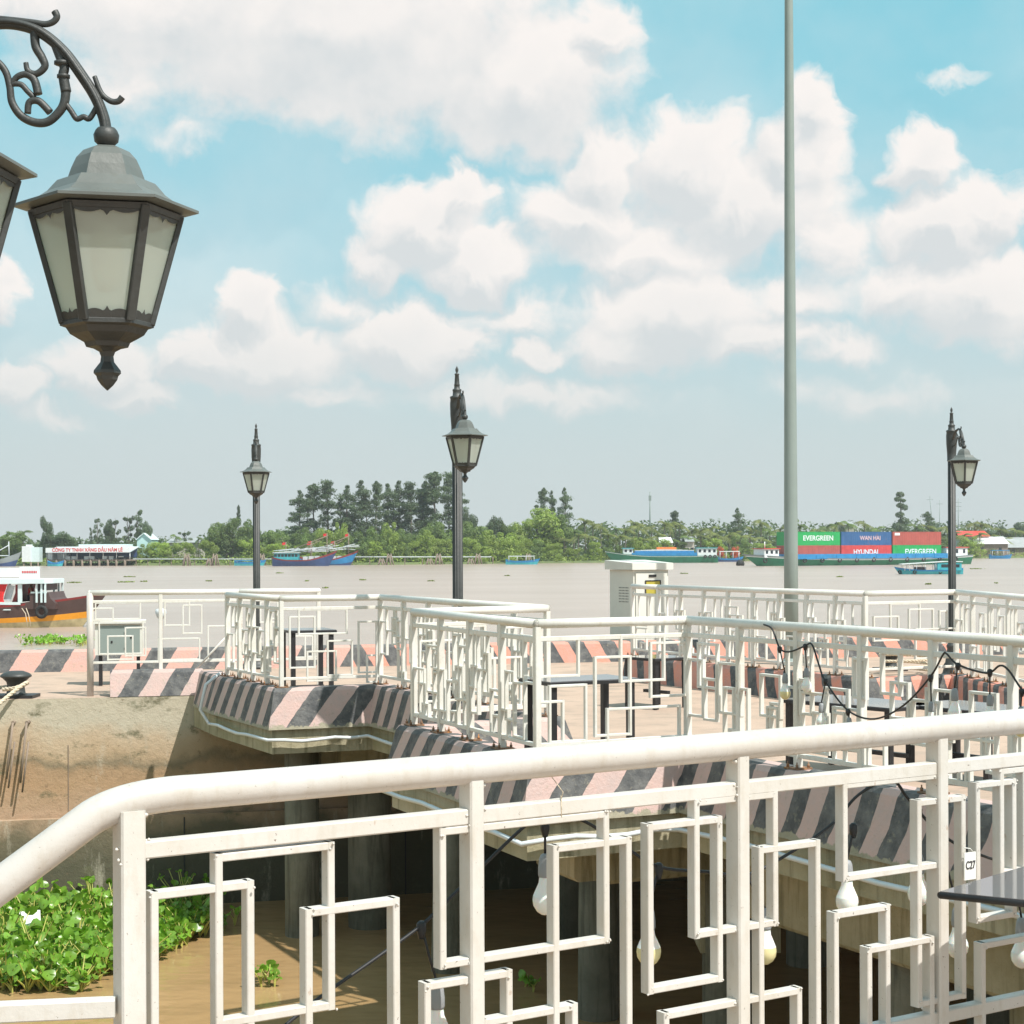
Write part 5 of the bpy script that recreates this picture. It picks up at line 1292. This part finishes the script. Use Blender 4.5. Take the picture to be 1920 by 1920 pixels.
p_ = atz(1397, 1061.5, WATER); bd = Vector((math.cos(math.radians(27)), math.sin(math.radians(27)), 0)); bc = Vector((p_.x, p_.y, WATER)) + bd*26.5
barge.location = bc; barge.rotation_euler = (0,0,math.radians(207)); BL = 53.0
m = MB(); hull(m, BL, 7.5, 1.3, 1.0, .6, [(.80,0),(.86,2),(1.0,1)], z0=-.3, bowpow=3, sternw=.85); m.build('hull', [GREENH, GREYH, BWHITE], barge)
def bl(t): return BL/2 - t      # distance from the bow tip -> local x
m = MB(); m.box((bl(46), -3.66, 1.22), (bl(8.0), 3.66, 2.2)); m.build('cargo_coaming', [BLUE], barge)
m = MB()
for i in range(8): m.box((bl(9 + i*4.8), 3.665, 1.3), (bl(9 + i*4.8 + 2.6), 3.72, 2.1))
m.build('coaming_rib', [BLUE], barge)
def cabin(parent, x0, x1, w_, z0, z1, roofm, wallm=BWHITE, over=.25, nw=3):
    m = MB(); m.box((x0,-w_,z0),(x1,w_,z1)); c_ = m.build('cabin', [wallm], parent)
    m = MB(); m.box((x0-over,-w_-over,z1+.003),(x1+over,w_+over,z1+.14)); m.build('roof', [roofm], c_)
    for sg in (-1,1):
        for i in range(nw):
            xx = x0 + (x1-x0)*(i+.5)/nw; m = MB(); m.box((xx-.28,sg*(w_+.006),z0+(z1-z0)*.45),(xx+.28,sg*(w_+.02),z0+(z1-z0)*.85)); m.build('window', [GLASSD], c_)
    return c_
cabin(barge, bl(6.5), bl(3.2), 1.8, 1.6, 3.2, REDP); cabin(barge, bl(52), bl(46.6), 2.6, 1.3, 3.3, REDP, nw=3)
m = MB(); m.tube([(bl(4.5),0,3.3),(bl(4.5),0,4.6)], .1, 6); m.build('mast', [BWHITE], barge)
for i in range(12): tyre(barge, (bl(3 + i*4.1), 3.6 - (1.3 if i == 0 else 0), 1.05), .5)
CLIST = [(0,1,CG,'EVERGREEN','green container with white lettering, first in the top row of the barge'),(1,1,CB,'WAN HAI','dark blue container in the middle of the top barge row'),(2,1,CR,None,'plain brick red container at the right end of the top barge row'),
         (0,0,CR,None,'brick red container at the left end of the bottom barge row'),(1,0,CRR,'HYUNDAI','bright red container with white lettering in the bottom row of the barge'),(2,0,CG,'EVERGREEN','green container with white lettering at the right end of the bottom row')]
dirl = bd
for col_, row_, mt, tx, lab in CLIST:
    t0 = 8.6 + col_*12.5; z0 = 1.25 + row_*2.62
    pos = Vector((p_.x, p_.y, WATER)) + bd*(t0 + 6.1) + Vector((0,0,z0))
    c_ = thing('shipping_container', pos, lab, 'container', 'containers stacked on the barge', rz=math.radians(27))
    m = MB(); m.box((-6.09,-1.9,0.02),(6.09,1.9,2.58)); [m.box((-5.85 + i*.45,-1.918,.12),(-5.85 + i*.45 + .2,-1.899,2.48)) for i in range(26)]; [m.box((-6.108,-1.75 + i*.4,.12),(-6.089,-1.75 + i*.4 + .18,2.48)) for i in range(9)]; m.build('shell', [mt], c_)
    m = MB()
    for xx in (-6.10,5.98):
        m.box((xx,-1.925,0.0),(xx+.12,-1.80,2.6))
    m.box((-5.98,-1.92,2.50),(5.98,-1.82,2.6)); m.box((-5.98,-1.92,0),(5.98,-1.82,.10)); m.build('corner_frame', [mt], c_)
    if tx:
        text_mesh(tx, {('EVERGREEN',1):1.35,('EVERGREEN',0):1.5,('WAN HAI',1):1.15,('HYUNDAI',0):1.35}[(tx,row_)], (PINKL if tx == 'WAN HAI' else BWHITE), c_, (.9 if tx != 'HYUNDAI' else -.2,-1.935, 1.35 if row_ else 1.25), (PI/2,0,0), ext=.01, bold=.025)
    else:
        m = MB(); m.box((-5.6,-1.93,1.9),(-4.3,-1.905,2.4)); m.build('label_plate', [BWHITE], c_)
# buoy
b_, _ = put(1388, 1060.5, 'mooring_buoy', 'small dark round buoy in the water off the bow of the container barge', 'buoy')
m = MB(); m.lathe([(.001,-.3),(.7,-.1),(.85,.3),(.7,.8),(.3,1.1),(.001,1.15)], n=16); m.build('float', [TYRE], b_)

# green cargo boat
b_, dd = put(1242, 1055.2, 'cargo_boat', 'low green cargo boat with blue gunwale, pale cabins and an orange cover', 'boat')
k_ = dd/F
m = MB(); hull(m, 205*k_, 5.5, 1.55, 1.3, .1, [(.90,0),(.95,2),(1.0,0)], z0=-.3, bowpow=3, sternw=.9); m.build('hull', [GREENH, BLUE, BWHITE], b_); b_.rotation_euler = (0,0,PI)
def gx(x): return -(x - 1242)*k_
m = MB(); m.box((gx(1305),-2.3,1.6),(gx(1184),2.3,2.3)); m.box((gx(1300),-2.0,2.303),(gx(1190),2.0,2.75)); m.build('cargo_cover', [BLUE], b_)
m = MB()
for i in range(10):
    t = i/10; a = gx(1300)+(gx(1190)-gx(1300))*t; m.box((a,-1.95,2.76),(a+(gx(1190)-gx(1300))/10,1.95,2.85+.25*math.sin(PI*(t+.05))))
m.build('tarpaulin', [TARP], b_)
m = MB(); m.box((gx(1267),-1.6,3.0),(gx(1231),1.6,3.6)); m.build('orange_cover', [ORANGE], b_)
cabin(b_, gx(1186), gx(1168), 1.7, 1.8, 3.3, TEAL, nw=2); cabin(b_, gx(1342), gx(1306), 2.2, 1.6, 3.3, TEAL, nw=4)
for i in range(3): tyre(b_, (gx(1320+i*9), 2.75, 1.4), .4)
# blue ferry boat
b_, dd = put(1742, 1076.5, 'ferry_boat', 'small bright blue motor boat with a long white canopy in front of the barge stern', 'boat')
k_ = dd/F
def gx(x): return (x - 1742)*k_
m = MB(); hull(m, 124*k_, 2.2, .55, .45, .25, [(.75,0),(1.0,1)], z0=-.15, sternw=.6); m.build('hull', [TEAL, BLUE], b_); b_.rotation_euler = (0,0,PI)
def gx(x): return -(x - 1742)*k_
m = MB(); m.v = [(gx(1688),-1.0,1.28),(gx(1770),-1.0,1.62),(gx(1802),-1.0,1.6),(gx(1802),1.0,1.6),(gx(1770),1.0,1.62),(gx(1688),1.0,1.28)]; m.v += [(x,y,z+.09) for x,y,z in m.v]
m.face((0,1,4,5)); m.face((1,2,3,4)); m.face((6,7,10,11)); m.face((7,8,9,10))
for i in range(6): m.face((i,(i+1)%6,6+(i+1)%6,6+i))
m.build('canopy', [BWHITE], b_)
for x in (1694,1703,1716,1732,1752):
    for sy in (-.85,.85):
        m = MB(); m.tube([(gx(x),sy,.45),(gx(x),sy,1.33 + .004*(x-1694))], .035, 6); m.build('canopy_post', [BWHITE], b_)
m = MB(); m.box((gx(1800),-.9,.5),(gx(1755),.9,1.5)); m.build('cabin', [TEAL], b_)
m = MB(); m.box((gx(1796),.905,.9),(gx(1762),.925,1.3)); m.box((gx(1796),-.925,.9),(gx(1762),-.905,1.3)); m.build('window', [GLASSD], b_)
m = MB(); m.box((gx(1735),-.5,.5),(gx(1715),.5,.95)); m.build('engine_box', [DARKW], b_)
for x in (1686,1712,1760,1797): tyre(b_, (gx(x), .95 if 1690 < x < 1790 else .35, .3), .26)

# moored fishing boats
def fishing(x0, x1, ywl, label, hm, up, seed, yaw=0, cab=True, ahead=0):
    r = random.Random(seed); b_, dd = put((x0+x1)/2, ywl, 'fishing_boat', label, 'boat', 'blue wooden fishing boats moored at the far bank', yaw); k_ = dd/F; L_ = (x1-x0)*k_
    m = MB(); hull(m, L_, 4.2, 1.25, 2.0, .7, [(.30,1),(.85,0),(1.0,2)], z0=-.3); m.build('hull', [hm, NAVY, MAROON], b_)
    if cab: cabin(b_, -L_*.47, -L_*.06, 1.5, 1.3, 2.7, TARP, up, nw=7)
    m = MB()
    for i in range(26):
        x = -L_*.48 + i*L_*.034; z_ = 2.85 + max(0, i-10)*.05; m.tube([(x, r.uniform(-1.7,1.7), z_ + r.uniform(0,.6)), (x + r.uniform(1.5,4.5), r.uniform(-1.7,1.7), z_ + r.uniform(0,1.0))], .06, 5)
    m.build('fishing_gear', [TARP], b_)
    m = MB(); m.tube([(-L_*.2,0,3.3),(L_*.44,0,6.3)], .09, 6); m.tube([(-L_*.05,.6,3.2),(L_*.3,.6,5.3)], .07, 6); m.build('boom', [WOODP], b_)
    for xx, hh in ((-L_*.28,5.0),(L_*.16,5.2),(L_*.42,6.8)):
        m = MB(); m.tube([(xx,0,1.3),(xx,0,hh)], .10, 6); ms = m.build('mast', [WOODP], b_)
        m = MB(); m.v = [(xx,0,hh),(xx,0,hh-.55),(xx-.8,.05,hh-.65),(xx-.75,-.05,hh-.15)]; m.face((0,1,2,3)); m.recalc = False; m.build('flag', [RED], ms)
    m = MB(); 
    for i in range(3):
        m.box((L_*(.02+.1*i),-1.2,1.25),(L_*(.09+.1*i),1.1,1.9 + .3*r.random()))
    m.build('deck_cargo', [TARP], b_)
fishing(512, 622, 1061.3, 'front blue fishing boat of the pair with long poles and red flags', NAVY, TEAL, 3)
fishing(560, 662, 1060.0, 'rear fishing boat of the pair, reddish bow and tall flagged mast to the right', BLUE, BWHITE, 5, cab=False)
def canoe(x0, x1, ywl, label, hm, canopy=None, cz=1.6):
    b_, dd = put((x0+x1)/2, ywl, 'small_boat', label, 'boat', 'small boats moored at the far bank'); k_ = dd/F; L_ = (x1-x0)*k_
    m = MB(); hull(m, L_, 1.9, .8, .5, .4, [(.6,0),(1.0,1)], z0=-.2); m.build('hull', [hm, BLUE], b_)
    if canopy:
        m = MB(); m.box((-L_*.42,-.95,cz),(L_*.38,.95,cz+.18)); m.build('canopy', [canopy], b_)
        for t in (-.4,-.15,.12,.36):
            m = MB()
            for sy in (-.85,.85): m.tube([(L_*t,sy,.7),(L_*t,sy,cz)], .06, 5)
            m.build('canopy_post', [BWHITE], b_)
    return b_
canoe(440, 497, 1060.5, 'low open blue boat moored behind the leftmost lamp post', TEAL, BLUE, 1.0)
canoe(948, 1010, 1058.4, 'small blue boat with a pale canopy moored right of the middle lamp post', TEAL, TARP, 1.7)
canoe(90, 118, 1061.5, 'tiny blue boat tied under the riverside fuel station', TEAL)
canoe(1855, 1896, 1047.5, 'blue boat with a pale pitched cover moored at the right below the white shed', BLUE, BLUE, 2.2)
canoe(1345, 1392, 1053.2, 'dark blue house boat moored between the two cargo vessels', NAVY, BWHITE, 2.4)
b_, dd = put(-5, 1062, 'fishing_boat', 'pale fishing boat with a raised boom cut by the left edge at the far bank', 'boat', 'blue wooden fishing boats moored at the far bank')
k_ = dd/F; m = MB(); hull(m, 74*k_, 3.5, 1.5, 1.8, .5, [(.5,0),(1.0,1)], z0=-.3); m.build('hull', [NAVY, GREYH], b_)
m = MB(); m.tube([(-3,0,1.5),(2.5,0,4.6)], .1, 6); m.tube([(2.6,0,1.5),(2.5,0,5.4)], .12, 6); m.tube([(-3,0,2.4),(2.5,0,2.3)], .1, 6); m.build('boom', [TARP], b_)

# ================================================================== FAR BUILDINGS
def on_shore(x, back): d = shore(x) + back; return d, d/F
def zpx(x, y, d): return CAMZ + (yh(x) - y)/F*d
def fuel_station():
    x0, x1 = 88, 245; d, k_ = on_shore(165, -4); cx_ = (165-CX)*k_
    t = thing('riverside_station', (cx_, d, WATER), 'fuel station on stilts at the left with a long white sign in red capitals', 'building')
    def X(x): return (x-165)*k_
    def Z(y): return zpx(165, y, d) - WATER
    m = MB(); m.box((X(88),-1,Z(1052)),(X(247),8,Z(1049))); m.build('platform', [WOODP], t)
    for x in range(92, 250, 16):
        m = MB(); m.tube([(X(x),-1,-1),(X(x),-1,Z(1048))], .28, 6); m.build('stilt', [WOODP], t)
    m = MB(); m.box((X(90),-2,Z(1036)),(X(246),-1.75,Z(1027))); sg = m.build('sign_board', [BWHITE], t)
    text_mesh('CÔNG TY TNHH XĂNG DẦU NĂM LỄ', 1.05, INKR, sg, (X(168),-2.02,Z(1031.4)), (PI/2,0,0), ext=.01, bold=.03, sx=.86)
    m = MB(); m.v = [(X(89),-1.7,Z(1036)),(X(247),-1.7,Z(1036)),(X(247),8,Z(1026)),(X(89),8,Z(1026))]; m.v += [(x,y,z+.15) for x,y,z in m.v]
    for q_ in ((0,3,2,1),(4,5,6,7),(0,1,5,4),(1,2,6,5),(2,3,7,6),(3,0,4,7)): m.face(q_)
    m.build('roof', [TARP], t)
    m = MB(); m.box((X(139),4,Z(1028)),(X(233),9,Z(1020.5))); m.build('upper_roof', [ROOFW], t)
    m = MB(); m.box((X(90),6,Z(1049)),(X(246),6.3,Z(1028))); m.build('back_wall', [NAVY], t)
    m = MB(); m.box((X(90),0,Z(1049)),(X(98),4,Z(1036))); m.box((X(103),2,Z(1049)),(X(121),5,Z(1037))); m.build('office_wall', [BWHITE], t)
    for x in (127,138,162,172,196,208,226):
        m = MB(); m.box((X(x)-.5,0,Z(1049)),(X(x)+.5,1,Z(1043))); m.build('fuel_pump', [BWHITE], t)
    for x in (90,121,146,170,195,220,245):
        m = MB(); m.tube([(X(x),-.8,Z(1049)),(X(x),-.8,Z(1036))], .1, 6); m.build('roof_post', [BWHITE], t)
    m = MB(); m.box((X(216),0,Z(1049)),(X(244),4,Z(1045))); m.build('counter', [BLACK], t)
fuel_station()
d, k_ = on_shore(57, -2)
t = thing('water_tank', ((57-CX)*k_, d, WATER), 'pale blue and white tank house on stilts left of the fuel station', 'tank')
m = MB(); m.box((-1.9,0,.9),(.0,3,zpx(57,1024,d)-WATER)); m.build('tank', [BWHITE], t); m = MB(); m.box((.004,0.3,.9),(1.9,3,zpx(57,1026,d)-WATER)); m.build('wall', [ROOFW], t)
m = MB(); m.box((-1.2,.8,zpx(57,1024,d)-WATER+.003),(0,1.8,zpx(57,1021,d)-WATER)); m.build('cap', [BWHITE], t)
for x in (-1.6,0,1.6):
    m = MB(); m.tube([(x,0.4,-1),(x,.4,.9)], .2, 6); m.build('stilt', [WOODP], t)
def gable_house(x0, x1, yeave, yridge, back, label, wall, roof, depth=8, front_gable=False, ybase=1050):
    xc = (x0+x1)/2; d, k_ = on_shore(xc, back); t = thing('house', ((xc-CX)*k_, d, WATER), label, 'house')
    w_ = (x1-x0)*k_/2; ze = zpx(xc, yeave, d)-WATER; zr = zpx(xc, yridge, d)-WATER
    m = MB(); m.box((-w_*.94,0,.3),(w_*.94,depth,ze)); 
    if front_gable: m.v += [(-w_*.94,.0,ze),(w_*.94,.0,ze),(0,.0,zr-.1)]; k=len(m.v)-3; m.face((k,k+1,k+2))
    m.build('wall', [wall], t)
    m = MB()
    if front_gable:
        for sg in (-1,1): m.bar((sg*w_*.52,-.4,(ze+zr)/2),(sg*w_*.52,depth+.4,(ze+zr)/2), 2*((w_*.55)**2+((zr-ze)/2)**2)**.5, .15, up=Vector((sg*(zr-ze),0,w_)).normalized())
    else:
        for (ya, yb) in ((-.6, depth/2), (depth+.6, depth/2)):
            k = len(m.v); m.v += [(-w_,ya,ze),(w_,ya,ze),(w_*.9,yb,zr),(-w_*.9,yb,zr),(-w_,ya,ze+.12),(w_,ya,ze+.12),(w_*.9,yb,zr+.12),(-w_*.9,yb,zr+.12)]
            for q_ in ((0,3,2,1),(4,5,6,7),(0,1,5,4),(1,2,6,5),(2,3,7,6),(3,0,4,7)): m.face([k+i for i in q_])
    m.build('roof', [roof], t)
    m = MB()
    for i in (-1,1): m.box((i*w_*.5-.4,-.05,ze*.5),(i*w_*.5+.4,-.01,ze*.5+1.0))
    m.build('window', [GLASSD], t)
    return t
GREYROOF = mat('grey_corrugated_roof', (.34,.36,.36), .6, var=.15, vscale=.6); WROOF = mat('white_sheet_roof', (.78,.80,.80), .4, var=.06, vscale=.5)
CYWALL = mat('pale_cyan_wall', (.50,.72,.72), .7); BEIGE = mat('beige_wall', (.48,.44,.38), .8, var=.1)
gable_house(256, 284, 1012, 1000, 9, 'pale blue gabled house among the trees right of the fuel station', CYWALL, ROOFW, front_gable=True)
gable_house(312, 376, 1018, 1010, 12, 'long shed with a flat grey corrugated roof among the left trees', BEIGE, GREYROOF)
gable_house(1796, 1856, 1006, 996, 9, 'red roofed house at the right of the far bank', BWHITE, REDP)
gable_house(1826, 1892, 1020, 1007, 2, 'open shed with a bright white sheet roof on the right bank', WOODP, WROOF)
gable_house(1870, 1990, 1027, 1008, 5, 'grey roofed riverside house cut by the right edge', WOODP, GREYROOF)
gable_house(1236, 1262, 1018, 1008, 3, 'pale roofed hut hidden between palms behind the green cargo boat', BEIGE, WROOF)
gable_house(1284, 1302, 1016, 1007, 3, 'tiny grey roofed hut among palms right of the pale roofed hut', BEIGE, GREYROOF)
gable_house(1572, 1602, 984, 978, 40, 'plain concrete block rising above the trees behind the blue container', BEIGE, GREYROOF)
# riverside boardwalk rail and pile clusters
d0 = shore(420)-3
bw = thing('boardwalk', ((600-CX)*d0/F, d0, WATER), 'long pale plank walkway on thin posts along the far bank', 'walkway'); bpy.context.view_layer.update()
pts_ = [Vector(((x-CX)*(shore(x)-3)/F, shore(x)-3, zpx(x, 1048 if x < 650 else 1043, shore(x)-3))) for x in (250,300,350,400,450,508)]
m = MB()
for a, b_ in zip(pts_, pts_[1:]): m.bar(a, b_, .6, .18)
pts2 = [Vector(((x-CX)*(shore(x)-3)/F, shore(x)-3, zpx(x, 1044, shore(x)-3))) for x in (655,700,750,800,850,920)]
for a, b_ in zip(pts2, pts2[1:]): m.bar(a, b_, .6, .18)
child(m, 'walkway_plank', [TARP], bw)
for x in list(range(255, 505, 22)) + list(range(660, 925, 33)):
    d = shore(x)-3; m = MB(); z_ = zpx(x, 1048 if x < 600 else 1044, d); m.tube([((x-CX)*d/F, d, WATER-.5), ((x-CX)*d/F, d, z_)], .11, 6); child(m, 'post', [WOODP], bw)
for i, x in enumerate((350, 403, 491, 730, 822, 896, 990, 393, 715, 805, 882)):
    d = shore(x)-5; h = (1038 if i < 7 else 1047); t = thing('mooring_dolphin', ((x-CX)*d/F, d, WATER), ('tall' if i < 7 else 'short') + ' bundle of leaning timber piles ' + mark(x) + (', beside a taller one' if i >= 7 else ''), 'piles', 'timber pile bundles along the far waterline')
    for k in range(5):
        m = MB(); a = k*2*PI/5; hh = (zpx(x, h, d) - WATER) * (1 - .12*(k % 3)); m.tube([(1.0*math.cos(a), .8*math.sin(a), -.5), (.3*math.cos(a), .3*math.sin(a), hh)], .16, 6); m.build('pile', [WOODP], t)
# masts and poles
def mast(x, ytop, back, label, arms=0, r_=.12, lean=0):
    d, k_ = on_shore(x, back); H = zpx(x, ytop, d) - WATER; t = thing('utility_pole' if arms else 'radio_mast', ((x-CX)*k_, d, WATER+.4), label, 'mast')
    m = MB(); m.tube([(0,0,0),(lean*.5,0,H*.6),(lean,0,H)], [r_*1.4, r_, r_*.6], 6); m.build('pole', [GREY], t)
    m = MB()
    if arms == 0: m.box((lean-.35,-.2,H-2.4),(lean+.35,.2,H-1.0)); m.build('antenna', [GREY], t)
    else:
        for i in range(arms): m.bar((lean-1.0,0,H-1.2-i*1.3),(lean+1.0,0,H-1.2-i*1.3), .12, .12)
        m.build('cross_arm', [GREY], t)
mast(1219, 925, 60, 'thin radio mast rising above the palms behind the green cargo boat', 0, .22)
mast(1751, 932, 50, 'thin tall lamp standard behind the trees left of the right lamp post', 1, .14, -1.2)
mast(1762, 940, 50, 'bare thin pole just left of the right lamp post above the trees', 1, .1)
mast(1797, 937, 40, 'utility pole with cross arms just right of the right lamp post', 3, .13)

# ------------------------------------------------------------------ air
hz = MB(); hz.box((-1400,-40,WATER-3.4),(1400,1100,45)); o = hz.build('haze', mat('haze_air',(1,1,1))); nt = o.data.materials[0].node_tree
for n_ in list(nt.nodes):
    if n_.type != 'OUTPUT_MATERIAL': nt.nodes.remove(n_)
pv = nt.nodes.new('ShaderNodeVolumePrincipled'); pv.inputs['Density'].default_value = 0.00026; pv.inputs['Color'].default_value = (.93,.96,.97,1); pv.inputs['Anisotropy'].default_value = 0.2
nt.links.new(pv.outputs[0], [n_ for n_ in nt.nodes if n_.type == 'OUTPUT_MATERIAL'][0].inputs['Volume'])
o.data.materials[0].name = 'haze_air'; tag(o, kind='stuff'); o['label'] = 'thin pale river haze filling the air over the water'

def _chk():
    seen = {}
    for o in bpy.data.objects:
        if o.parent is None and 'label' in o:
            n_ = len(o['label'].replace(',', ' ').split())
            if n_ > 16: print('LONG', n_, o['label'])
            seen.setdefault(o['label'], []).append(o.name)
    for k, v in seen.items():
        if len(v) > 1: print('DUP', k, v)
_chk()
